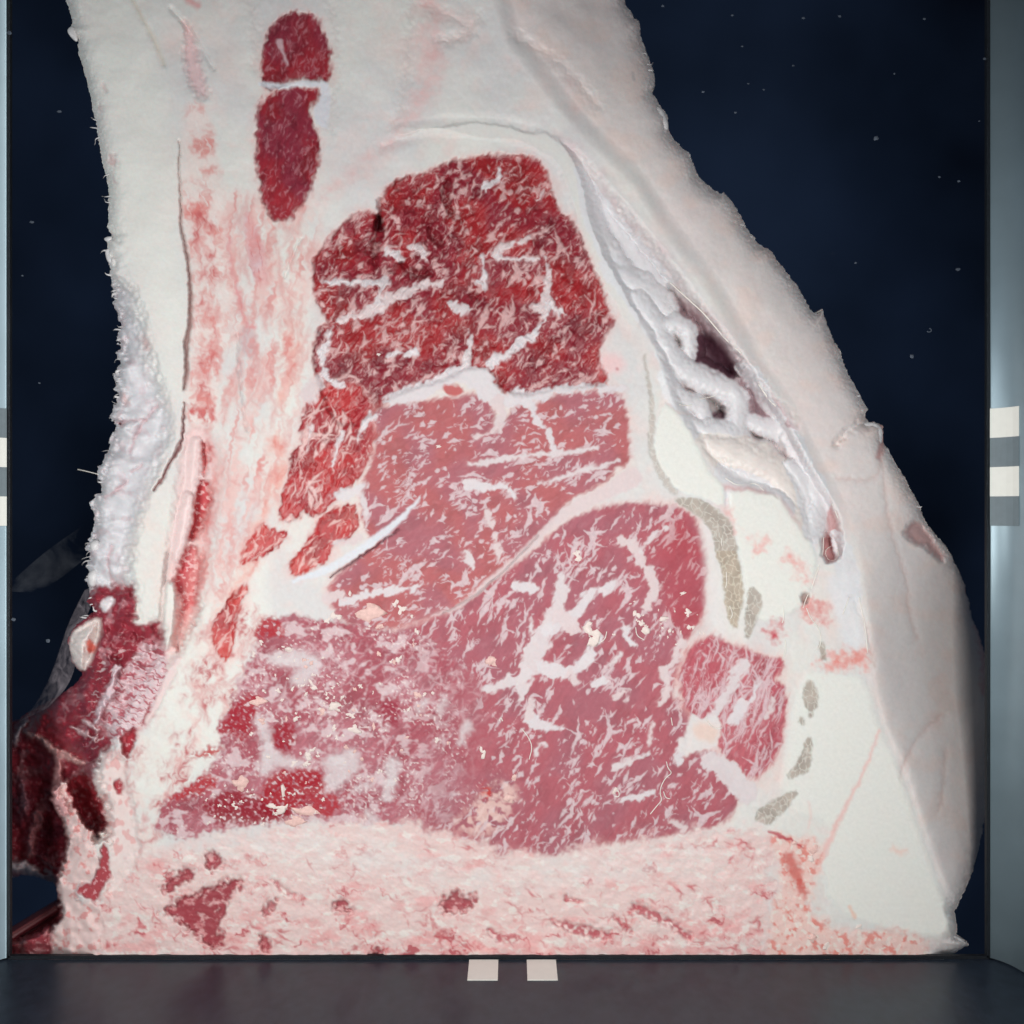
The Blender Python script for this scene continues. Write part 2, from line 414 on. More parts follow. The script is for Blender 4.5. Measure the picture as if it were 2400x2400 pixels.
DOMES = [
    [(1360, 400, 10, 3), (1375, 470, 14, 4), (1400, 545, 18, 4), (1440, 610, 18, 4), (1480, 655, 16, 5)],
    [(1385, 430, 8, 7), (1420, 500, 14, 8), (1460, 565, 18, 9), (1500, 625, 20, 9), (1545, 665, 16, 9)],
    [(1420, 480, 8, 9), (1470, 550, 12, 11), (1520, 610, 14, 12), (1565, 665, 10, 12)],
    [(1425, 625, 16, 3), (1460, 652, 26, 3), (1505, 680, 30, 4), (1545, 712, 28, 5), (1572, 745, 18, 7)],
    [(1490, 700, 20, 2), (1512, 730, 22, 2), (1535, 765, 22, 3), (1552, 800, 18, 3)],
    [(1548, 765, 16, 4), (1585, 757, 18, 4), (1615, 775, 17, 5), (1619, 810, 15, 7), (1606, 850, 14, 9)],
    [(1556, 800, 18, 3), (1566, 838, 22, 4), (1602, 870, 25, 5), (1650, 893, 24, 6), (1692, 910, 22, 7), (1724, 925, 22, 7), (1731, 960, 21, 7), (1722, 1000, 20, 6)],
    [(1560, 880, 14, 3), (1582, 930, 18, 3), (1612, 945, 19, 4), (1640, 950, 18, 5), (1648, 978, 16, 6), (1640, 1012, 16, 5)],
    [(1600, 985, 12, 3), (1640, 1008, 18, 3), (1690, 1014, 26, 4), (1722, 1030, 28, 5), (1740, 1060, 24, 6)],
    [(1752, 985, 14, 8), (1790, 1000, 18, 8), (1828, 1012, 18, 9), (1862, 1034, 17, 10), (1880, 1075, 15, 10), (1894, 1110, 10, 9)],
    [(1735, 862, 12, 12), (1762, 880, 18, 10), (1782, 908, 15, 11), (1796, 945, 12, 12), (1830, 985, 10, 13)],
    [(1893, 1105, 12, 8), (1915, 1135, 19, 6), (1921, 1168, 20, 5), (1910, 1215, 20, 3), (1898, 1260, 16, 2), (1890, 1300, 10, 1)],
    [(1655, 1040, 20, 2), (1705, 1062, 34, 2), (1765, 1082, 40, 2.2), (1818, 1112, 34, 3), (1852, 1160, 26, 3), (1870, 1215, 20, 3), (1880, 1275, 11, 2)],
    [(1690, 1105, 14, 3), (1740, 1126, 18, 4), (1795, 1146, 16, 4), (1835, 1185, 13, 4)], [(1850, 1090, 12, 4), (1884, 1140, 16, 5), (1893, 1195, 15, 5), (1895, 1250, 10, 4)],
    [(1700, 1165, 16, 1), (1716, 1152, 20, 1), (1740, 1158, 18, 1)], [(1780, 1165, 18, 1), (1820, 1168, 20, 1), (1842, 1195, 18, 1)],
    [(1958, 1255, 10, 6), (1975, 1290, 18, 5), (1985, 1335, 20, 4), (1996, 1390, 18, 3)],
    [(458, 1035, 10, 2), (452, 1085, 17, 2), (447, 1130, 16, 3), (440, 1185, 11, 3)], [(440, 1165, 10, 1.5), (431, 1215, 16, 1.5), (421, 1265, 16, 1.5), (410, 1308, 10, 2)]]
# rim of fat round the eye muscle
RIM = [(940, 310, 10), (1010, 300, 14), (1100, 300, 18), (1200, 310, 24), (1290, 340, 30), (1330, 380, 30), (1352, 450, 26), (1375, 540, 24), (1410, 620, 26), (1450, 690, 26), (1480, 745, 28)]
f = stroke(RIM, None, 3); dent(f, -2.2, 18); paint(f, FAT, 12, 0.8)
f = stroke([(900, 345), (985, 305), (1080, 285), (1180, 290), (1250, 310)], 10, 4); dent(f, 1.6, 26)

for i, L in enumerate(DOMES[:-2]): dome(L, col=alb(222, 212, 206) if i == 12 else None)
f = stroke([(1700, 1142, 12), (1760, 1152, 14), (1805, 1160, 16), (1840, 1190, 14), (1868, 1240, 12)], None, 5); paint(f, alb(204, 150, 146), 10, 0.7)  # pink shadow along the base of the lobes, painted into the colour
# stains and streaks in the upper fat
for L, a in (([(1010, 0, 60), (1005, 90, 60), (1015, 160, 50), (1000, 220, 40)], 0.8), ([(990, 200, 30), (955, 290, 34), (880, 370, 26), (800, 430, 24), (740, 465, 26)], 0.75),
             ([(1335, 190, 20), (1340, 235, 22), (1350, 270, 10)], 0.5), ([(1060, 30, 20), (1120, 60, 30), (1090, 90, 12)], 0.4)):
    paint(stroke(L, None, 10), alb(222, 172, 169), 26, a * 0.85, sst(-0.9, 0.7, fbm(PX / 44, PY / 36, 88, 4)))
for L in ([(965, 0), (960, 120), (945, 240), (920, 300)], [(1040, 95), (1090, 80), (1125, 40)], [(1000, 15), (1060, 40), (1110, 70), (1090, 90), (1030, 95)],
          [(1210, 85), (1270, 120), (1330, 160), (1400, 250)], [(780, 20), (785, 120), (775, 300)], [(590, 0), (600, 90), (598, 160)]):
    f = stroke(L, 8, 8); dent(f, 0.9, 24); paint(f, alb(200, 182, 178), 12, 0.35)
f = stroke([(302, -20), (335, 45), (365, 100), (385, 150)], 6, 2); paint(f, alb(204, 192, 174), 8, 0.7); dent(f, 0.8, 10)
f = poly([(425, 40), (450, 75), (470, 150), (490, 230), (455, 220), (430, 150), (438, 90)], 7); paint(f, alb(216, 174, 176), 10, 0.6); dent(f, 1.8, 14)
f = stroke([(400, 20), (430, 50), (470, 110), (500, 160)], 4, 2); dent(f, 1.4, 10)
f = stroke([(440, 0), (462, 12)], 16, 5); paint(f, PINK, 8, 0.7)
for px, py, r in ((262, 380, 14), (243, 205, 6), (232, 250, 6), (340, 805, 14), (290, 935, 12), (268, 420, 8)):
    f = stroke([(px, py - r, r * 0.5), (px + 3, py, r), (px + 5, py + r, r * 0.4)], None, 9); paint(f, alb(200, 168, 166), 7, 0.75); dent(f, 0.9, 9)
f = stroke([(1482, 170, 4), (1486, 185, 6)], None, 2); paint(f, alb(176, 170, 170), 4, 0.7)

# ------------------------------------------------------------------ left column: pale meat strips, cracks and deep red
STRIP = [(432, 250), (470, 230), (500, 300), (520, 470), (548, 600), (560, 700), (525, 800), (510, 900), (495, 1000), (436, 1000), (440, 900), (448, 800), (453, 700), (440, 600), (426, 500), (424, 400)]
f = poly(STRIP, 8); paint(f, alb(226, 204, 198), 18, 0.6)
pat = sst(-0.15, 0.55, fbm(PX / 46 + 0.3 * N1, PY / 52, 90, 4)); paint(f, alb(208, 122, 116), 12, 0.75, pat)
paint(f, alb(222, 214, 210), 6, 0.6, sst(0.25, 0.4, along(50, 8, 70, 93, 6)))
paint(poly([(468, 824), (500, 805), (513, 812), (509, 878), (464, 884)], 18), alb(206, 112, 108), 14, 0.8, sst(-0.5, 0.3, fbm(PX / 18, PY / 22, 310, 3)))
paint(poly([(438, 945), (470, 955), (493, 945), (492, 1000), (450, 985)], 18), alb(190, 76, 76), 11, 0.85, sst(-0.5, 0.2, fbm(PX / 18, PY / 22, 312, 3)))
paint(poly([(427, 480), (478, 480), (480, 515), (440, 520)], 16), alb(214, 124, 118), 14, 0.7, sst(-0.5, 0.3, fbm(PX / 18, PY / 22, 314, 3)))
f = poly([(571, 490), (600, 520), (622, 590), (630, 660), (614, 682), (590, 640), (575, 570)], 3); paint(f, alb(212, 176, 180), 7, 0.85); paint(f, alb(190, 100, 108), 4, 0.6, sst(0.3, 0.45, along(90, 7, 78, 95, 3)))
paint(stroke([(538, 560), (545, 640), (560, 700), (575, 760), (595, 768)], 10, 8), alb(206, 110, 116), 8, 0.7)
paint(poly([(560, 765), (600, 770), (600, 830), (580, 845), (562, 810)], 6), alb(190, 176, 178), 6, 0.8)
f = stroke([(420, 330, 0.5), (421, 420, 1.5), (423, 470, 3), (424, 530, 4), (435, 580, 5), (445, 642, 6), (449, 704, 8), (445, 762, 8), (435, 812, 13), (439, 837, 9), (437, 878, 9), (431, 911, 5)], None, 3)
paint(f, alb(150, 116, 112), 3, 0.9); dent(f, 2.0, 5); s, d = f
DEP[s] -= 0.4 * mk(d + 14, 14)
f = stroke([(433, 945, 3), (428, 1027, 5), (412, 1062, 9), (397, 1085, 5), (381, 1122, 8), (360, 1150, 4)], None, 5); paint(f, alb(160, 112, 112), 3, 0.9); dent(f, 3, 4)
f = stroke([(557, 783, 6), (559, 845, 7), (567, 932, 5), (573, 969, 4), (578, 1010, 8)], None, 4); paint(f, alb(176, 164, 164), 4, 0.8, sst(-0.5, 0.1, gn(PX / 12, PY / 20, 96))); dent(f, 0.8, 6)
f = stroke([(668, 650), (685, 600), (705, 560)], 3, 2); paint(f, alb(170, 162, 158), 3, 0.7); dent(f, 1, 4)
for L in ([(369, 952), (340, 985), (318, 1020), (305, 1060)], [(340, 985), (300, 988), (270, 990)], [(300, 1128), (270, 1150), (245, 1165)], [(330, 1090), (310, 1105)], [(265, 1370), (250, 1320), (262, 1280)]):
    f = stroke(L, 5, 5); dent(f, 1.6, 9); paint(f, alb(184, 132, 136), 5, 0.6)
# band of pinkish folds going down from the strip
BAND = [(430, 1000), (495, 1000), (520, 1100), (505, 1200), (490, 1300), (470, 1400), (455, 1480), (400, 1560), (360, 1540), (385, 1420), (395, 1300), (412, 1180), (425, 1080)]
f = poly(BAND, 5); paint(f, alb(220, 184, 182), 14, 0.8); dent(f, 2.5, 20); wet(f, 0.6)
f = poly([(440, 480), (500, 480), (520, 700), (505, 900), (500, 1100), (490, 1280), (465, 1420), (430, 1500), (415, 1480), (440, 1300), (450, 1100), (455, 900), (462, 700)], 10); s, d = f
A_ = scatter(s, d, 130, 95, 0.35, (14, 60), (2.0, 8.0), 781, 8); paint((s, np.maximum(A_, d)), alb(208, 124, 120), 10, 0.7); paint((s, np.maximum(A_ + 3, d)), alb(184, 78, 80), 5, 0.7, sst(-0.2, 0.4, fbm(PX / 40, PY / 60, 318, 2)))
for P, c in (([(470, 1035), (485, 1035), (486, 1100), (470, 1118)], alb(206, 110, 110)),
             ([(460, 1122), (497, 1131), (493, 1185), (480, 1214), (462, 1250), (455, 1267), (439, 1267), (443, 1215), (455, 1180)], alb(178, 50, 58)),
             ([(435, 1275), (470, 1290), (470, 1350), (462, 1400), (470, 1440), (440, 1480), (425, 1520), (408, 1530), (420, 1450), (430, 1400), (405, 1375), (425, 1320)], alb(182, 62, 70))):
    f = poly(P, 8); paint(f, c, 5, 0.95); dent(f, 3.5, 10); part(f, 8)
    paint(f, alb(220, 180, 178), 4, 0.8, sst(0.12, 0.3, fbm(PX / 15, PY / 11, 97, 2)))
for L in DOMES[-2:]: dome(L, 4, 0.15, alb(220, 196, 194))
f = stroke([(395, 1300, 8), (388, 1360, 9), (382, 1430, 8), (377, 1505, 8)], None, 3); paint(f, alb(186, 170, 168), 5, 0.6); dent(f, 2, 9)
f = poly([(389, 1362), (414, 1370), (412, 1440), (402, 1500), (388, 1530), (381, 1500), (383, 1420)], 3); paint(f, FATW, 5, 0.9); level(f, 0.4, 8)

# white fat between the left column and the eye muscle
f = poly([(640, 560), (720, 560), (730, 700), (725, 860), (690, 980), (660, 1080), (630, 1180), (560, 1290), (520, 1380), (480, 1480), (430, 1560), (330, 1760), (290, 1850), (420, 1870), (480, 1790),
          (560, 1650), (560, 1560), (640, 1450), (620, 1380), (640, 1300), (600, 1200), (640, 1000), (640, 800)], 6, 1); paint(f, FATW, 24, 0.8)
for L, a in (([(694, 765, 34), (680, 840, 40), (672, 900, 30), (655, 945, 16)], 0.85), ([(646, 1031, 36), (654, 1090, 44), (645, 1140, 36), (621, 1190, 24), (610, 1230, 20)], 0.85),
             ([(600, 1310, 20), (560, 1370, 22), (530, 1410, 16), (505, 1430, 10)], 0.8), ([(590, 1240, 18), (570, 1320, 20)], 0.6), ([(618, 845, 10), (610, 850, 14)], 0.4)):
    f = stroke(L, None, 10); paint(f, alb(224, 150, 136), 18, a * 0.9, sst(-0.7, 0.5, fbm(PX / 34, PY / 44, 99, 4))); paint(f, alb(206, 104, 96), 10, 0.6, sst(0.0, 0.6, along(70, 22, -62, 98, 8)))

LEFTT = [(500, 430), (640, 470), (740, 480), (735, 620), (725, 800), (700, 960), (650, 1120), (600, 1250), (560, 1330), (500, 1440), (430, 1560), (390, 1540), (440, 1330), (500, 1150), (520, 960), (545, 800), (550, 650)]
f = poly(LEFTT, 10)
paint(f, alb(222, 178, 172), 26, 0.7, sst(-0.25, 0.5, along(160, 30, 98, 300, 14)))
paint(f, alb(208, 128, 124), 20, 0.65, sst(0.05, 0.65, along(130, 22, 100, 302, 12)))
s, d = f; A_ = scatter(s, d, 150, 100, 0.2, (20, 90), (1.5, 6.0), 777, 6)
paint((s, np.maximum(A_, d)), alb(206, 126, 122), 9, 0.55)
LOWT = [(390, 1540), (560, 1400), (620, 1400), (640, 1470), (590, 1560), (560, 1650), (500, 1720), (440, 1800), (420, 1880), (370, 1980), (280, 2010), (235, 1960), (250, 1860), (225, 1800), (280, 1720), (340, 1620)]
f = poly(LOWT, 14); s, d = f
paint(f, alb(226, 196, 190), 24, 0.55, sst(-0.1, 0.6, fbm(PX / 40, PY / 50, 304, 4)))
A_ = scatter(s, d, 420, -70, 0.5, (10, 46), (1.5, 6.5), 778, 7)
paint((s, np.maximum(A_, d)), alb(196, 104, 106), 9, 0.6)
paint((s, np.maximum(A_ + 2.5, d)), alb(172, 62, 70), 4, 0.75, sst(-0.2, 0.3, fbm(PX / 50, PY / 50, 306, 2)))
f = stroke([(480, 1420, 30), (430, 1540, 44), (400, 1660, 60), (360, 1770, 70), (340, 1840, 40)], None, 20); paint(f, FATW, 30, 0.9)
# ------------------------------------------------------------------ the muscles
fl_hi = alb(212, 172, 170); fl_pr = alb(212, 192, 195)
# small oval muscle at the top
OVAL1 = [(700, 29), (662, 35), (638, 62), (621, 95), (612, 140), (612, 190), (640, 215), (690, 180), (720, 190), (754, 188), (777, 187), (774, 145), (770, 112), (758, 70), (737, 35)]
OVAL2 = [(640, 215), (690, 200), (730, 207), (749, 212), (748, 230), (727, 246), (722, 268), (741, 302), (752, 356), (741, 398), (724, 456), (695, 493), (680, 514), (646, 522), (621, 486), (606, 430), (600, 360), (602, 280), (612, 235)]
for P in (OVAL1, OVAL2):
    f = poly(P, 7); lean(f, alb(150, 40, 50), alb(132, 42, 58), alb(190, 130, 138), -70, 24, 90, 7, 8, 0.6, 20, fa=0.6, ln=(8, 30), wd=(1, 4)); dent(f, 0.8, 6); wet(f, 0.9)
f = stroke([(655, 100, 16), (664, 125, 6), (672, 150, 5)], None, 3); paint(f, alb(205, 175, 180), 4, 0.85)
f = stroke([(612, 196, 10), (650, 204, 14), (700, 196, 10), (760, 198, 16)], None, 4); paint(f, FATB, 4, 0.9)
f = poly([(750, 200), (776, 195), (772, 300), (750, 300), (735, 265), (735, 250), (752, 232)], 3); paint(f, alb(210, 208, 214), 5, 0.9)
# upper part of the eye: dark red, not pressed on the glass
M1 = [(898, 451), (925, 425), (964, 410), (997, 408), (1051, 377), (1093, 377), (1126, 364), (1180, 364), (1254, 371), (1275, 389), (1287, 431), (1308, 489), (1345, 526), (1370, 580), (1391, 634), (1415, 683),
      (1424, 728), (1440, 745), (1428, 770), (1403, 811), (1403, 848), (1424, 882), (1419, 902), (1382, 906), (1304, 911), (1262, 922), (1196, 927), (1159, 898), (1155, 869), (1100, 860), (1050, 890), (980, 905), (920, 930), (880, 960),
      (855, 985), (820, 1000), (780, 990), (745, 894), (732, 840), (745, 770), (774, 754), (749, 725), (737, 679), (732, 634), (741, 596), (766, 563), (815, 518), (832, 497), (870, 497), (888, 510)]
fm1 = poly(M1, 5); lean(fm1, alb(156, 38, 42), alb(134, 36, 48), fl_hi, -52, 430, 700, 2, 7, 0.7, 30, fa=0.82, relief=0.6, ln=(12, 40), wd=(1.6, 7.0), jit=0.28, fs=3.0, micro=0.16, rag=4.0)
DEP[fm1[0]] += mk(fm1[1], 8) * (1.3 + 0.9 * gn(PX[fm1[0]] / 90, PY[fm1[0]] / 90, 110)); wet(fm1, 1.0, 8)
# left chain of loose muscle bundles
M5 = [(774, 900), (753, 915), (712, 956), (704, 985), (708, 1039), (683, 1060), (679, 1118), (666, 1147), (652, 1200), (662, 1224), (700, 1218), (712, 1190), (730, 1214), (765, 1200), (800, 1150), (845, 1120), (862, 1080), (885, 1030), (890, 990), (870, 950), (840, 900)]
f = poly(M5, 6); lean(f, alb(176, 48, 50), alb(160, 42, 50), alb(222, 186, 182), -60, 40, 90, 8, 4, 0.6, 50, fa=0.9, relief=0.5, ln=(30, 80), wd=(2.5, 7), fs=3.2, jit=0.25); wet(f, 0.9, 8); dent(f, 0.8, 8)
LEAF = [(832, 1176), (842, 1217), (832, 1254), (778, 1279), (774, 1312), (728, 1337), (683, 1350), (675, 1321), (712, 1283), (737, 1234), (778, 1192)]
P1 = [(613, 1222), (638, 1242), (683, 1247), (646, 1288), (596, 1313), (560, 1325), (575, 1280)]
P3 = [(592, 1362), (555, 1437), (551, 1486), (534, 1557), (509, 1532), (489, 1482), (518, 1437), (542, 1391)]
for P, th in ((LEAF, 7), (P1, 9), (P3, 5)):
    f = poly(P, 5); lean(f, alb(176, 44, 48), alb(190, 66, 62), alb(222, 180, 174), -55, th, th * 3, 8, 4, 0.6, 54, wd=(2.5, 6)); wet(f, 0.8, 6); dent(f, 0.6, 6)
# middle of the eye, flattened dull pink against the glass
M2 = [(880, 962), (930, 948), (1000, 940), (1050, 935), (1100, 922), (1140, 935), (1165, 975), (1150, 1000), (1184, 985), (1215, 940), (1240, 960), (1262, 940), (1304, 925), (1382, 918), (1448, 915), (1465, 948), (1473, 981), (1469, 1018), (1477, 1051), (1473, 1089),
      (1444, 1097), (1440, 1108), (1411, 1134), (1366, 1155), (1337, 1167), (1316, 1192), (1287, 1233), (1254, 1271), (1200, 1320), (1155, 1358), (1071, 1432), (1009, 1450), (900, 1480), (800, 1460), (768, 1400), (775, 1370), (800, 1340), (850, 1300), (900, 1262), (860, 1262), (845, 1190),
      (850, 1130), (880, 1060), (885, 1010), (880, 985)]
f = poly(M2, 4); lean(f, alb(170, 104, 112), alb(178, 102, 104), fl_pr, -36, 340, 560, 3, 7, 0.6, 120, fa=0.88, relief=0.1, blotk=0.12, ln=(10, 38), wd=(1.4, 6.0), fs=1.9, micro=0.06, fibk=0.1, rag=4.0, jit=0.3)
# lower right muscle and the small muscle beside it
M3 = [(1009, 1450), (1071, 1432), (1155, 1362), (1204, 1326), (1241, 1300), (1312, 1233), (1366, 1204), (1432, 1184), (1498, 1180), (1573, 1184), (1618, 1204), (1639, 1233), (1651, 1283), (1657, 1324), (1653, 1366), (1655, 1415), (1642, 1448), (1617, 1486), (1600, 1520),
      (1590, 1570), (1570, 1640), (1600, 1640), (1630, 1660), (1600, 1740), (1600, 1780), (1640, 1760), (1680, 1760), (1720, 1840), (1729, 1858), (1721, 1896), (1700, 1926), (1635, 1949), (1585, 1955), (1517, 1968), (1430, 1975), (1330, 2000), (1200, 2010), (1080, 1980), (960, 1940), (860, 1800), (860, 1600), (900, 1490)]
f = poly(M3, 4); lean(f, alb(172, 96, 105), alb(166, 100, 110), fl_pr, -56, 560, 800, 4, 7, 0.6, 130, fa=0.88, relief=0.1, blotk=0.12, ln=(14, 50), wd=(1.4, 5.8), fs=1.9, micro=0.07, fibk=0.1, rag=4.0, jit=0.16)
M6 = [(1617, 1515), (1651, 1498), (1680, 1486), (1704, 1506), (1746, 1519), (1804, 1544), (1833, 1544), (1837, 1564), (1812, 1593), (1835, 1600), (1845, 1639), (1837, 1697), (1829, 1751), (1812, 1788), (1762, 1833), (1735, 1800), (1680, 1760), (1692, 1709), (1684, 1672), (1647, 1689), (1617, 1676), (1600, 1640), (1590, 1580)]
f = poly(M6, 4); lean(f, alb(178, 90, 100), alb(182, 100, 108), alb(214, 190, 194), -66, 130, 200, 5, 6, 0.8, 140, fa=0.85, relief=0.15, blotk=0.15, ln=(30, 90), wd=(1.4, 4.0), jit=0.2, fs=2.5)
f = poly([(1570, 1200), (1640, 1230), (1660, 1330), (1655, 1440), (1610, 1490), (1560, 1440), (1530, 1330)], 10); paint(f, alb(176, 52, 62), 40, 0.42)
# crumbly lean in the lower middle
M4 = [(610, 1450), (680, 1440), (770, 1450), (860, 1470), (960, 1480), (1040, 1520), (1130, 1600), (1180, 1700), (1200, 1800), (1210, 1900), (1150, 1960), (1000, 1925), (900, 1935), (800, 1930), (700, 1930), (560, 1940), (430, 1970), (370, 1960), (366, 1900), (390, 1870), (440, 1840),
      (500, 1800), (520, 1720), (500, 1700), (540, 1650), (575, 1560), (600, 1520)]
f4 = poly(M4, 12); s, d = f4
blend = mk(d, 10) * sst(1230, 1000, PX[s] + 0.35 * (PY[s] - 1650))
keep = C[s].copy(); lean(f4, alb(174, 108, 117), alb(164, 88, 98), alb(212, 182, 186), -45, 330, 800, 6, 8, 0, 150, fa=0.75, relief=0.3, jit=0.8, ln=(12, 40), wd=(1.8, 5), fs=4, micro=0.4, blotk=0.15)
C[s] = keep * (1 - blend[..., None]) + C[s] * blend[..., None]
PID[s][(d < 0) & (blend < 0.5)] = 4
paint(f4, alb(214, 194, 196), 10, 0.75, sst(0.08, 0.35, fbm(PX / 44, PY / 34, 152, 3)) * sst(1150, 900, PX))
spk = sst(0.30, 0.5, gn(PX / 7, PY / 7, 154)) * sst(-0.2, 0.3, fbm(PX / 90, PY / 90, 155, 2))
paint(f4, alb(224, 208, 206), 8, 0.7, spk * sst(1250, 1000, PX))
BMP[s] += blend * (0.5 * gn(PX[s] / 12, PY[s] / 12, 156) + 0.3 * gn(PX[s] / 6, PY[s] / 6, 157))
for P, c in (([(610, 1850), (640, 1810), (720, 1800), (775, 1820), (770, 1850), (720, 1870), (690, 1900), (640, 1920), (600, 1900)], alb(160, 32, 44)),
             ([(500, 1860), (560, 1850), (640, 1880), (690, 1900), (660, 1930), (520, 1930), (470, 1900)], alb(140, 30, 44)),
             ([(560, 1630), (600, 1620), (610, 1680), (590, 1700), (570, 1745), (555, 1720), (500, 1715), (540, 1660)], alb(158, 36, 50)),
             ([(640, 1700), (690, 1690), (690, 1760), (650, 1765), (635, 1730)], alb(152, 34, 48)), ([(380, 1880), (430, 1850), (480, 1810), (510, 1810), (500, 1850), (450, 1870)], alb(172, 50, 56)),
             ([(605, 1450), (660, 1445), (670, 1500), (640, 1490), (600, 1500)], alb(170, 50, 58)), ([(1125, 1840), (1150, 1840), (1145, 1875), (1130, 1870)], alb(190, 60, 54)), ([(720, 1855), (810, 1870), (790, 1910), (730, 1910)], alb(170, 54, 62)),
             ([(880, 1650), (930, 1630), (940, 1690), (900, 1710)], alb(150, 50, 66)), ([(490, 1750), (520, 1750), (500, 1775), (430, 1775)], alb(180, 60, 62))):
    f = poly(P, 12); paint(f, c, 9, 0.9, sst(0.42, 0.1, gn(PX / 9, PY / 8, 158))); part(f, 6)
paint(poly([(1090, 1900), (1130, 1860), (1180, 1830), (1220, 1850), (1190, 1930), (1120, 1960), (1060, 1940)], 12), alb(222, 190, 182), 20, 0.8, sst(-0.4, 0.2, fbm(PX / 20, PY / 20, 159, 2)))
for L in ([(920, 1790, 30), (915, 1840, 32), (905, 1870, 20)], [(1095, 1700, 24), (1080, 1740, 16)], [(780, 1790, 50), (830, 1780, 56), (780, 1830, 40)], [(640, 1545, 30), (690, 1540, 50), (740, 1560, 40), (700, 1590, 40)],
          [(1000, 1640, 14), (985, 1660, 18)], [(1045, 1640, 12), (1030, 1665, 12)], [(860, 1905, 16), (880, 1930, 22)], [(830, 1850, 10), (870, 1840, 12)], [(610, 1690, 24), (630, 1740, 20), (620, 1800, 30)], [(640, 1780, 36), (700, 1790, 20)]):
    f = stroke(L, None, 8); paint(f, alb(210, 200, 201), 12, 0.8)

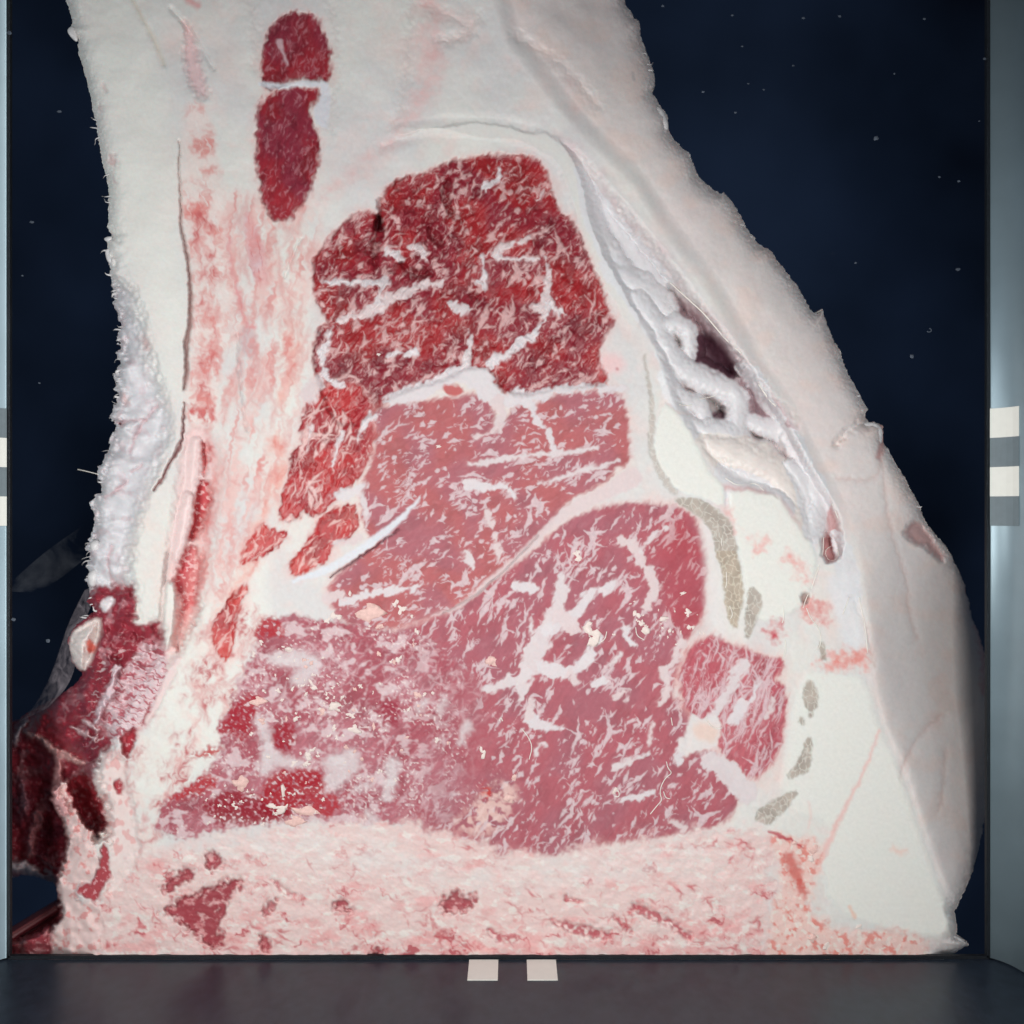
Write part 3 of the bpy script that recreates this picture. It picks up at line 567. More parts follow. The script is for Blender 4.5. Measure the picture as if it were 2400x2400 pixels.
# ---- the larger seams of fat, traced one by one
SEAMS = [
    [(906, 940, 26), (952, 931, 34), (1014, 906, 40), (1047, 882, 34), (1080, 873, 44), (1117, 882, 60), (1138, 906, 56), (1167, 940, 40), (1196, 944, 34), (1221, 925, 30), (1262, 931, 22), (1304, 913, 18), (1387, 908, 18), (1455, 912, 20)],
    [(1167, 940, 30), (1184, 973, 22), (1171, 998, 18), (1118, 1026, 10)], [(1089, 860, 16), (1105, 799, 12), (1097, 774, 8)],
    [(1151, 848, 26), (1188, 832, 22), (1221, 803, 20), (1246, 790, 16), (1265, 765, 10), (1283, 741, 12), (1283, 724, 16)],
    [(1279, 604, 9), (1287, 641, 10), (1283, 691, 16), (1280, 716, 36), (1258, 722, 16)], [(1283, 716, 20), (1312, 730, 14), (1325, 735, 6)],
    [(757, 662, 9), (807, 660, 13), (860, 664, 13), (890, 660, 10)], [(799, 753, 12), (848, 741, 26), (890, 712, 28), (944, 687, 22), (998, 666, 18), (1035, 662, 12)], [(884, 705, 14), (895, 680, 16), (906, 652, 8)],
    [(778, 766, 14), (761, 815, 14), (753, 848, 12), (766, 890, 12), (800, 905, 14)], [(745, 900, 40), (720, 925, 30)], [(1055, 712, 16), (1080, 728, 24), (1097, 724, 10)], [(915, 832, 10), (973, 824, 14)],
    [(1135, 600, 12), (1170, 582, 22), (1220, 565, 9), (1240, 558, 5)], [(1160, 600, 8), (1210, 610, 6), (1260, 606, 6)], [(1140, 435, 22), (1165, 425, 18), (1170, 400, 10)], [(960, 575, 14), (990, 590, 20), (1000, 610, 10)], [(910, 590, 22), (930, 600, 26)],
    [(1130, 600, 6), (1140, 680, 12), (1120, 660, 10)], [(1260, 470, 8), (1275, 450, 4)],
    [(1097, 1089, 10), (1159, 1080, 12), (1221, 1070, 12), (1283, 1064, 12), (1399, 1051, 10)], [(1093, 1128, 24), (1118, 1143, 20), (1180, 1134, 10), (1205, 1160, 6)], [(1147, 1205, 16), (1152, 1240, 8)],
    [(1262, 1135, 8), (1330, 1115, 10), (1399, 1093, 12), (1450, 1080, 8)], [(1235, 935, 22), (1262, 993, 10), (1290, 1020, 8), (1295, 1050, 8)], [(1160, 1260, 16), (1170, 1300, 8)], [(1090, 1290, 14), (1110, 1330, 8)],
    [(790, 1163, 24), (820, 1155, 28), (848, 1142, 24)], [(782, 1271, 10), (848, 1265, 12)], [(860, 1210, 10), (850, 1160, 14)], [(802, 1412, 16), (873, 1391, 16), (935, 1383, 13), (997, 1370, 9)], [(770, 1400, 30), (800, 1395, 20)],
    [(800, 1010, 10), (790, 1050, 12), (780, 1090, 8)], [(870, 980, 20), (850, 1000, 12), (840, 1030, 6)], [(730, 1000, 10), (720, 1050, 8)],
    # lower right
    [(1315, 1350, 24), (1315, 1407, 34), (1282, 1469, 40), (1257, 1531, 56), (1241, 1564, 50), (1224, 1602, 30), (1220, 1640, 14)], [(1290, 1477, 40), (1348, 1440, 24), (1382, 1390, 20), (1431, 1374, 26), (1440, 1360, 10)], [(1315, 1448, 40), (1345, 1475, 26)],
    [(1141, 1618, 14), (1195, 1598, 30), (1240, 1580, 30)], [(1270, 1560, 36), (1332, 1581, 26), (1373, 1556, 26), (1388, 1519, 14), (1410, 1490, 8)], [(1340, 1580, 16), (1350, 1600, 12)], [(1245, 1450, 12), (1248, 1500, 16)], [(1245, 1378, 30), (1212, 1374, 28)],
    [(1452, 1266, 18), (1489, 1283, 34), (1502, 1312, 26), (1518, 1341, 20), (1535, 1366, 32), (1531, 1395, 26), (1515, 1424, 22)], [(1502, 1290, 14), (1530, 1255, 8), (1560, 1238, 5)], [(1460, 1460, 16), (1469, 1498, 18), (1485, 1512, 8)],
    [(1600, 1505, 20), (1589, 1527, 16), (1572, 1564, 16), (1551, 1581, 20), (1568, 1598, 20), (1555, 1631, 14), (1547, 1651, 12)], [(1742, 1560, 26), (1721, 1598, 22), (1696, 1639, 18), (1680, 1672, 20), (1655, 1689, 16)], [(1738, 1655, 34), (1721, 1689, 34)], [(1796, 1680, 14), (1816, 1640, 10)],
    [(1659, 1780, 34), (1700, 1804, 56), (1738, 1838, 56), (1750, 1860, 50)], [(1237, 1676, 22), (1253, 1701, 24), (1282, 1701, 18), (1322, 1709, 8)], [(1245, 1640, 8), (1237, 1676, 14)], [(1253, 1755, 16), (1275, 1745, 8)],
    [(1390, 1602, 14), (1440, 1595, 8)], [(1444, 1631, 14), (1470, 1618, 14), (1465, 1640, 10)], [(1440, 1800, 12), (1480, 1785, 14), (1520, 1765, 8)], [(1450, 1880, 12), (1500, 1865, 14), (1530, 1855, 8)], [(1530, 1700, 10), (1520, 1740, 8)],
    [(1700, 1600, 10), (1720, 1570, 14)], [(1780, 1600, 12), (1760, 1640, 10)], [(1570, 1925, 14), (1600, 1940, 20)], [(1455, 1530, 8), (1430, 1560, 6)], [(1600, 1750, 20), (1590, 1790, 12)]]
feather = 10 * along(56, 22, -50, 250, 4) + 5 * along(22, 7, -52, 254, 3) + 5 * fbm(PX / 34, PY / 34, 252, 2)
for i, L in enumerate(SEAMS):
    f = stroke([(q[0], q[1], q[2] * 0.95) for q in L], None, 6, 2)
    s, d = f; d = d + feather[s] * (0.5 if max(q[2] for q in L) < 14 else 1.0); f = (s, d)
    paint(f, alb(206, 176, 176), 8, 0.45)
    paint(f, (alb(213, 206, 208), alb(212, 196, 196), alb(212, 202, 203))[i % 3], 3.8, 0.9)
    BMP[s] -= 0.25 * mk(d, 5)
f = poly([(1617, 1668), (1609, 1726), (1584, 1730), (1597, 1776), (1638, 1755), (1675, 1755), (1692, 1709), (1684, 1672), (1647, 1689)], 4)
paint(f, alb(216, 208, 206), 4, 0.95); paint(poly([(1620, 1700), (1650, 1690), (1690, 1710), (1672, 1745), (1630, 1730)], 4), alb(220, 192, 180), 10, 0.8)
f = poly([(1040, 902), (1058, 900), (1088, 908), (1085, 922), (1060, 928), (1038, 920)], 5); paint(f, alb(186, 84, 84), 4, 0.9)
# tendon and its shadow gap, the long seam between the muscles
f = stroke([(690, 1362, 10), (766, 1337, 20), (848, 1287, 18), (890, 1254, 18), (931, 1225, 16), (973, 1180, 8), (985, 1165, 4)], None, 3); paint(f, FATB, 4, 0.95); dent(f, -0.3, 8)
f = stroke([(775, 1352, 3), (815, 1325, 4), (860, 1295, 4), (905, 1263, 3), (935, 1240, 2)], None, 3); paint(f, alb(120, 84, 92), 2.5, 0.9); dent(f, 2.0, 3)
f = stroke([(1013, 1443, 4), (1071, 1428, 8), (1155, 1355, 14), (1212, 1310, 16), (1260, 1262, 20), (1320, 1205, 24), (1366, 1180, 30), (1430, 1150, 34), (1480, 1120, 50)], None, 4); paint(f, alb(212, 194, 194), 5, 0.9)
f = stroke([(1040, 1438, 2), (1120, 1392, 3), (1180, 1340, 3), (1220, 1300, 3), (1262, 1255, 3)], None, 2); paint(f, alb(158, 138, 138), 2.5, 0.85); dent(f, 0.8, 3)
# torn notch and rough clefts in the dark red muscle
f = poly([(882, 501), (897, 515), (900, 535), (884, 545), (877, 525)], 4); paint(f, alb(70, 16, 24), 5, 0.9); dent(f, 4, 6)
for L in ([(893, 470, 5), (886, 520, 12), (880, 580, 9), (876, 620, 5)], [(1050, 430, 6), (1042, 470, 12), (1060, 500, 6)], [(940, 620, 10), (965, 640, 16), (1000, 640, 10)], [(1010, 540, 10), (1030, 570, 12)], [(1100, 690, 8), (1120, 700, 10)]):
    f = stroke(L, None, 8); dent(f, 3.0, 10); paint(f, alb(116, 22, 32), 8, 0.5)
f = fm1; s, d = f
tatt = mk(d + 20, 12) * sst(760, 560, PY[s]) * sst(1200, 960, PX[s])
BMP[s] += tatt * 1.6 * np.abs(along(44, 22, -55, 160, 8, s)); C[s] *= (1 + (0.25 * tatt * along(44, 22, -55, 164, 8, s))[..., None])
# blood point in the fat
paint(stroke([(1446, 864, 7), (1447, 865, 7)], None, 0), alb(140, 30, 40), 2.5, 1)
paint(poly([(1410, 830), (1450, 830), (1470, 860), (1440, 880), (1410, 870)], 5), alb(228, 186, 186), 16, 0.7)

# ------------------------------------------------------------------ gristle and the pressed white wedges on the right
W1 = [(1577, 956), (1614, 1002), (1631, 1039), (1660, 1101), (1668, 1113), (1693, 1134), (1699, 1171), (1693, 1190), (1656, 1167), (1593, 1155), (1560, 1118), (1531, 1056), (1540, 993), (1552, 944)]
f = poly(W1, 3); paint(f, FATW, 3, 1); level(f, 0.3, 8); part(f, 12); wet(f, 0.1)
W2 = [(1701, 1159), (1738, 1147), (1780, 1156), (1821, 1159), (1846, 1196), (1879, 1246), (1915, 1300), (1905, 1380), (1870, 1430), (1800, 1460), (1760, 1440), (1740, 1330), (1722, 1240)]
f = poly(W2, 4); paint(f, FATW, 6, 0.95); level(f, 0.4, 8); part(f, 12)
W3 = [(1880, 1580), (1930, 1575), (1985, 1580), (2030, 1590), (2062, 1715), (2108, 1800), (2158, 1960), (2226, 2150), (2230, 2200), (2100, 2190), (1940, 2130), (1930, 2010), (1960, 1930), (1830, 1900), (1850, 1700)]
f = poly(W3, 3, 1); paint(f, FATW, 14, 0.95); level(f, 0.5, 12); part(f, 12); wet(f, 0.1)
f = poly([(1740, 1340), (1700, 1380), (1700, 1500), (1740, 1520), (1760, 1480), (1760, 1400)], 3); paint(f, FATW, 12, 0.5)
f = stroke([(1660, 1240, 40), (1670, 1330, 30), (1672, 1420, 40), (1690, 1480, 30)], None, 4); paint(f, alb(218, 212, 210), 14, 0.8)
stn = sst(-0.7, 0.5, fbm(PX / 34, PY / 34, 171, 4)); stn2 = 0.6 * sst(-0.1, 0.6, fbm(PX / 18, PY / 18, 172, 3))
def stain(f, col, a=0.85, soft=16):
    paint(f, alb(228, 196, 190), soft * 1.6, a * 0.7, stn); paint(f, col, soft, a, stn); paint(f, alb(226, 214, 208), soft * 0.7, 0.6, stn2)
for L, a in (([(1768, 1275, 14), (1775, 1290, 10), (1800, 1265, 14)], 0.8), ([(1850, 1310, 20), (1880, 1340, 26), (1890, 1360, 16)], 0.8), ([(1700, 1190, 14), (1720, 1250, 12)], 0.6)):
    stain(stroke(L, None, 16), alb(220, 136, 130), a)
stain(poly([(1790, 1470), (1830, 1450), (1845, 1480), (1820, 1510), (1795, 1495)], 16), alb(190, 84, 94), 1.0, 10)
stain(poly([(1875, 1420), (1910, 1400), (1955, 1425), (1968, 1452), (1920, 1468), (1885, 1455)], 18), alb(208, 132, 128), 0.95, 11)
stain(poly([(1910, 1545), (1975, 1520), (2036, 1515), (2040, 1560), (1990, 1570), (1925, 1580)], 16), alb(216, 140, 132), 0.95, 11)
f = poly([(1880, 1385), (1900, 1395), (1888, 1420), (1875, 1405)], 4); paint(f, alb(150, 120, 114), 5, 0.8); dent(f, 2, 6)
f = poly([(1970, 1330), (2010, 1350), (2020, 1450), (2030, 1520), (1975, 1520), (1960, 1440), (1930, 1360)], 3); paint(f, alb(216, 214, 216), 12, 0.8)
GR = [[(1577, 1165), (1635, 1167), (1676, 1188), (1713, 1221), (1722, 1262), (1738, 1345), (1744, 1399), (1735, 1448), (1721, 1479), (1704, 1448), (1696, 1386), (1692, 1337), (1675, 1291), (1671, 1250), (1642, 1212), (1600, 1190)],
      [(1752, 1378), (1771, 1378), (1789, 1403), (1779, 1448), (1756, 1500), (1742, 1490), (1748, 1430)], [(1886, 1595), (1910, 1597), (1922, 1648), (1900, 1672), (1880, 1648)], [(1868, 1690), (1879, 1680), (1890, 1690), (1880, 1700)], [(1893, 1670), (1908, 1666), (1910, 1678), (1898, 1682)],
      [(1890, 1727), (1906, 1731), (1905, 1773), (1894, 1814), (1848, 1828), (1846, 1812), (1869, 1785)], [(1865, 1847), (1872, 1864), (1823, 1917), (1803, 1936), (1764, 1920), (1786, 1888), (1828, 1868)], [(1918, 1500), (1935, 1500), (1936, 1545), (1922, 1550)]]
GR.append([(1506, 832), (1514, 832), (1538, 973), (1530, 1035), (1540, 1076), (1568, 1128), (1592, 1158), (1580, 1166), (1555, 1135), (1524, 1080), (1514, 1035), (1526, 975)])
for i, P in enumerate(GR):
    f = poly(P, 5, 1)
    s, d = f; part(f, 11)
    f1, f2 = worley(PX[s] / 14 + 0.45 * N1[s], PY[s] / 19 + 0.45 * N2[s], 3)
    cell = sst(0.04, 0.2, f2 - f1)
    tone = gn(PX[s] / 30, PY[s] / 30, 175)[..., None]
    col = alb(170, 158, 148) * (1 + 0.22 * tone) * cell[..., None] + alb(194, 187, 178) * (1 - cell[..., None])
    if i == 0: col = col * np.where((PY[s] > 1290)[..., None], np.array([1.02, 0.97, 0.88], np.float32), 1)
    m = (mk(d, 4) * (0.92 if i < 8 else 0.6))[..., None]
    C[s] = C[s] * (1 - m) + col * m
    BMP[s] += 0.4 * mk(d, 4) * (1 - cell)
f = stroke([(2060, 1715, 5), (2026, 1806, 6), (1973, 1909, 8), (1939, 1980, 14), (1915, 2040, 14)], None, 4); paint(f, alb(224, 178, 172), 6, 0.8)
f = stroke([(1895, 1880, 4), (1902, 1910, 5), (1895, 1940, 4)], None, 3); paint(f, alb(226, 196, 188), 5, 0.6)
STN = [(1800, 1950), (1847, 1960), (1924, 1974), (1928, 2005), (1905, 2080), (1896, 2126), (1930, 2160), (1986, 2188), (2064, 2173), (2142, 2188), (2180, 2225), (2180, 2330), (1780, 2330), (1800, 2173), (1826, 2080), (1826, 2017), (1800, 1990)]
f = poly(STN, 12); paint(f, alb(226, 190, 182), 18, 0.9)
nz = fbm(PX / 26, PY / 26, 180, 3)
paint(f, alb(214, 128, 118), 14, 0.85, sst(0.0, 0.4, nz)); paint(f, alb(226, 214, 206), 8, 0.8, sst(0.18, 0.4, fbm(PX / 17, PY / 17, 184, 2)))
BMP[f[0]] += mk(f[1], 8) * 0.5 * gn(PX[f[0]] / 14, PY[f[0]] / 14, 186)
f = stroke([(1850, 2010, 26), (1862, 2040, 30), (1872, 2070, 20), (1885, 2095, 16)], None, 8); paint(f, alb(196, 92, 84), 10, 0.8)
f = stroke([(1800, 1948, 5), (1835, 1962, 8), (1860, 1972, 6), (1880, 1985, 4)], None, 4); paint(f, alb(176, 66, 78), 3, 0.85)
f = stroke([(2090, 1985, 10), (2110, 2000, 16), (2125, 1995, 10)], None, 8); paint(f, alb(230, 196, 184), 8, 0.7)
f = stroke([(1990, 2125, 6), (2005, 2150, 8)], None, 4); paint(f, alb(230, 186, 168), 5, 0.8)

# ------------------------------------------------------------------ bottom band: sawn bone and fat with red marrow streaks
BB = [(300, 2000), (430, 1990), (560, 1955), (700, 1938), (820, 1935), (960, 1935), (1080, 1960), (1180, 2000), (1320, 2010), (1430, 1985), (1517, 1970), (1635, 1952), (1760, 1940), (1815, 1990), (1800, 2170), (1780, 2400), (230, 2400), (240, 2200), (225, 2110), (260, 2060)]
f = poly(BB, 14); s, d = f; d = d + 34 * fbm(PX[s] / 70, PY[s] / 50, 189, 4); f = (s, d); part(f, 13); m = mk(d, 10)
paint(f, alb(224, 190, 188), 34, 0.6); paint(f, alb(220, 194, 190), 14, 0.9)
paint(f, alb(220, 164, 162), 12, 0.75, sst(0.0, 0.5, fbm(PX / 80, PY / 50, 190, 4) + 0.35 * sst(2060, 2240, PY) - 0.12))
paint(f, alb(224, 218, 212), 12, 0.7, sst(0.15, 0.5, fbm(PX / 36, PY / 22, 193, 3)))
bl = fbm(PX / 52 + 0.5 * N1, PY / 34 + 0.5 * N2, 195, 4) + 0.5 * along(150, 50, 30, 196, 20) + 0.16 * sst(2060, 2200, PY)
paint(f, alb(206, 120, 122), 12, 0.65, sst(0.22, 0.75, bl)); paint(f, alb(172, 70, 80), 12, 0.7, sst(0.55, 0.85, bl))
A_ = scatter(s, d, 300, 30, 0.45, (10, 60), (0.8, 5.0), 779, 6); paint((s, np.maximum(A_, d + 6)), alb(190, 86, 92), 3.5, 0.75, sst(-0.15, 0.4, fbm(PX / 80, PY / 50, 308, 3) + 0.25 * sst(2050, 2200, PY)))
A_ = scatter(s, d, 300, 26, 0.4, (8, 40), (0.8, 4.5), 780, 6); paint((s, np.maximum(A_, d + 6)), alb(224, 216, 210), 4.0, 0.6)
BMP[s] += m * (0.5 * fbm(PX[s] / 34, PY[s] / 26, 197, 3) + 0.10 * along(40, 9, 28, 198, 8, s)); wet(f, 0.5)
paint(stroke([(440, 2015, 50), (560, 1985, 70), (750, 1985, 90), (950, 2010, 80), (1120, 2070, 60), (1500, 2020, 50), (1650, 2010, 60)], None, 20), alb(218, 211, 208), 36, 0.7, sst(-0.5, 0.4, fbm(PX / 70, PY / 40, 316, 3)))
for P, a in (([(475, 2000), (500, 2002), (522, 2017), (503, 2042), (480, 2030)], 0.9), ([(429, 2036), (445, 2040), (455, 2060), (391, 2090), (370, 2085)], 0.9),
             ([(540, 2060), (575, 2065), (560, 2090), (528, 2106), (522, 2135), (510, 2180), (525, 2215), (497, 2222), (447, 2180), (400, 2150), (380, 2130), (420, 2105), (480, 2085)], 0.92),
             ([(777, 2120), (800, 2110), (826, 2125), (824, 2140), (780, 2138)], 0.85), ([(1035, 2108), (1070, 2096), (1115, 2101), (1105, 2125), (1060, 2142), (1035, 2141)], 0.8), ([(600, 2180), (625, 2200), (640, 2225), (615, 2225)], 0.8),
             ([(620, 2120), (640, 2100), (650, 2115), (610, 2150)], 0.6), ([(870, 2232), (895, 2224), (893, 2242), (865, 2244)], 0.8)):
    f = poly(P, 16); paint(f, alb(188, 104, 110), 14, 0.6); paint(f, alb(150, 56, 66), 6, a, sst(0.5, 0.0, fbm(PX / 22, PY / 18, 241, 3))); dent(f, 1.8, 10)
for L in ([(1489, 2126, 16), (1530, 2145, 20), (1573, 2163, 16), (1613, 2194, 18)], [(1300, 2160, 12), (1350, 2180, 22), (1424, 2190, 18)], [(1330, 2105, 10), (1360, 2115, 8)], [(1150, 2180, 18), (1170, 2200, 16)], [(640, 2060, 6), (660, 2085, 8), (690, 2098, 5)], [(1440, 2150, 8), (1480, 2185, 8)]):
    f = stroke(L, None, 8); paint(f, alb(172, 66, 78), 6, 0.8, sst(-0.5, 0.1, gn(PX / 12, PY / 12, 199))); dent(f, 1.2, 8)

# ------------------------------------------------------------------ lower left: torn red meat set back from the glass, its shade painted into the colour
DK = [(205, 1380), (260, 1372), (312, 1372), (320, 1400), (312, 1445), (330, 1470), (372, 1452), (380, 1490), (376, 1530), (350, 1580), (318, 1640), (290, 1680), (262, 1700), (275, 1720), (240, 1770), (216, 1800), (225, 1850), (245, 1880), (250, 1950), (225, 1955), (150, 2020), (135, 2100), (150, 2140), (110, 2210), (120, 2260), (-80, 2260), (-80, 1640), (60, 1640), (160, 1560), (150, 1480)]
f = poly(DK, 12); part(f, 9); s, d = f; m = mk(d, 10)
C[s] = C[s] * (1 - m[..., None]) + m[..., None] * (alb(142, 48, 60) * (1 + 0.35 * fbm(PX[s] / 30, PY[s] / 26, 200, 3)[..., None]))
paint(f, alb(190, 138, 144), 10, 0.7, sst(0.14, 0.6, along(70, 30, -62, 203, 18)))
paint(f, alb(226, 208, 208), 10, 0.8, sst(0.22, 0.45, along(30, 8, -20, 205, 8)) * sst(150, 260, PX) * sst(1480, 1560, PY))
paint(f, alb(98, 42, 56), 12, 0.75, sst(-0.1, 0.5, fbm(PX / 60, PY / 80, 207, 3)) * sst(320, 160, PX))  # darker to the left: shade of the receding side put into the colour
away = sst(280, 0, PX[s] + 0.30 * (1640 - PY[s]))
DEP[s] += mk(d, 26) * (3 + 34 * away) + m * 5 * fbm(PX[s] / 55, PY[s] / 55, 210, 3); wet(f, 0.9)
BMP[s] += m * (1.1 * fbm(PX[s] / 30, PY[s] / 24, 212, 3) + 0.25 * gn(PX[s] / 9, PY[s] / 9, 214))
# brushed white fibres between the torn meat and the pressed fat
f = poly([(300, 1560), (350, 1490), (385, 1520), (400, 1560), (370, 1640), (330, 1700), (280, 1740), (240, 1720), (250, 1660), (270, 1600)], 10)
paint(f, alb(214, 190, 194), 12, 0.85); paint(f, alb(164, 66, 80), 8, 0.85, sst(0.0, 0.3, along(34, 9, 18, 216, 10)))
BMP[f[0]] += mk(f[1], 8) * 0.9 * along(30, 6, 20, 217, 6, f[0]); wet(f, 0.8)
f = stroke([(415, 1545, 16), (400, 1580, 18), (375, 1640, 12), (345, 1690, 8)], None, 3); paint(f, alb(222, 200, 198), 5, 0.9); dent(f, -1, 8)
f = stroke([(352, 1652, 4), (340, 1680, 5), (332, 1700, 3)], None, 2); paint(f, alb(150, 60, 66), 3, 0.85)
f = poly([(284, 1720), (318, 1705), (312, 1740), (300, 1780), (286, 1760)], 6); paint(f, alb(162, 50, 62), 5, 0.9); dent(f, 2, 6)
# pale clumped mass and its dark gaps
LM = [(137, 1834), (152, 1822), (165, 1840), (183, 1902), (202, 1937), (224, 1949), (217, 1974), (224, 1999), (230, 2024), (217, 2067), (199, 2073), (180, 2070), (177, 2092), (186, 2111), (224, 2114), (242, 2157), (236, 2204), (248, 2300), (110, 2300), (115, 2201), (140, 2157), (152, 2135), (134, 2098), (130, 2064), (146, 2036), (149, 2011), (162, 1974), (152, 1934), (134, 1902), (118, 1862)]
f = poly(LM, 7); s, d = f; m = mk(d, 6); part(f, 9)
paint(f, alb(224, 196, 192), 6, 0.95); paint(f, alb(210, 124, 122), 6, 0.7, sst(0.12, 0.42, fbm(PX / 24, PY / 24, 220, 3)))
DEP[s] = DEP[s] * (1 - m) + m * (0.8 + 8 * sst(235, 100, PX[s]) + 1.6 * fbm(PX[s] / 36, PY[s] / 36, 222, 2)); BMP[s] += m * 0.7 * np.abs(gn(PX[s] / 20, PY[s] / 20, 224))
f = poly([(225, 1800), (290, 1760), (300, 1850), (320, 1930), (330, 2000), (300, 2060), (250, 2110), (258, 2040), (262, 1980), (250, 1950), (240, 1880), (222, 1850)], 8); paint(f, alb(224, 206, 202), 10, 0.9); paint(f, alb(214, 150, 148), 9, 0.6, sst(0.15, 0.4, fbm(PX / 22, PY / 30, 226, 2))); DEP[f[0]] += 1.5 * mk(f[1], 10)
for P in ([(160, 1822), (214, 1819), (222, 1862), (244, 1887), (247, 1940), (224, 1942), (199, 1921), (174, 1893), (161, 1862)], [(233, 1999), (248, 1974), (259, 1999), (259, 2048), (242, 2079), (228, 2114), (208, 2111), (186, 2098), (178, 2073), (205, 2075), (224, 2061), (230, 2030)], [(264, 1834), (289, 1825), (287, 1859), (272, 1862)], [(290, 1735), (316, 1700), (316, 1745), (298, 1778)]):
    f = poly(P, 8); paint(f, alb(160, 52, 62), 5, 0.95); dent(f, 1.5, 8); paint(f, alb(212, 160, 164), 4, 0.7, sst(0.22, 0.45, fbm(PX / 12, PY / 10, 228, 2))); part(f, 9)
for L, c in (([(66, 1718, 10), (100, 1738, 16), (137, 1764, 16), (195, 1789, 12)], alb(212, 166, 162)), ([(133, 1764, 14), (139, 1818, 20), (124, 1859, 20), (150, 1900, 26)], alb(206, 150, 150)), ([(170, 1706, 8), (200, 1722, 9), (224, 1731, 7)], alb(218, 190, 192)), ([(198, 1688, 9), (224, 1708, 10)], alb(220, 196, 198)),
             ([(60, 1690, 6), (46, 1710, 10), (38, 1740, 12)], alb(206, 190, 196)), ([(25, 2026, 20), (50, 2030, 34), (80, 2044, 22), (100, 2055, 10)], alb(214, 200, 204)), ([(50, 1830, 16), (56, 1870, 20), (60, 1900, 10)], alb(180, 120, 130)), ([(275, 1565, 12), (262, 1610, 18), (240, 1650, 20), (225, 1690, 12)], alb(214, 192, 198)),
             ([(95, 1900, 26), (75, 1960, 24), (70, 2000, 20)], alb(176, 112, 116)), ([(20, 2228, 20), (70, 2226, 22), (110, 2222, 26)], alb(196, 130, 130))):
    f = stroke(L, None, 8); paint(f, c, 5, 0.9); s, d = f; DEP[s] -= 3.5 * mk(d, 8)
LUMP = [(159, 1499), (186, 1466), (232, 1445), (238, 1474), (226, 1519), (209, 1557), (195, 1577), (170, 1553)]
f = poly(LUMP, 3); paint(f, alb(220, 208, 204), 4, 1); s, d = f; DEP[s] = DEP[s] * (1 - mk(d, 8)) + mk(d, 8) * (9 + 0.07 * np.clip(d + 30, 0, 60) ** 1.3); part(f, 9)
paint(poly([(200, 1492), (228, 1512), (222, 1528), (205, 1535)], 4), alb(206, 96, 80), 4, 0.9)
f = poly([(232, 1420), (248, 1397), (269, 1399), (265, 1420), (244, 1437)], 3); paint(f, alb(216, 208, 210), 4, 1); level(f, 7, 8)
f = poly([(-80, 2190), (60, 2186), (118, 2160), (128, 2200), (118, 2260), (112, 2420), (-80, 2420)], 8); part(f, 9)
paint(f, alb(150, 66, 74), 10, 0.95); paint(f, alb(196, 140, 142), 10, 0.7, sst(0.0, 0.5, fbm(PX / 40, PY / 22, 229, 3))); level(f, 9, 14)
paint((hs, hd), alb(84, 28, 40), 16, 0.85); DEP[hs] += 14 * mk(hd - 4, 12)  # dark of the deep hole painted into the colour round it

# ---- fine mottling over everything, then the relief joins the depth
C *= (1 + 0.03 * gn(PX / 9, PY / 9, 230) + 0.02 * gn(PX / 4.9, PY / 4.9, 231))[..., None]
free = 0.25 + 0.75 * WET
DEPT = DEP + BMP * free + 0.004 * gn(PX / 7.5, PY / 7.5, 232) * (1 + 2 * WET)
DEPT = np.maximum(DEPT, 0.12)
C = np.clip(C, 0.004, 0.86)

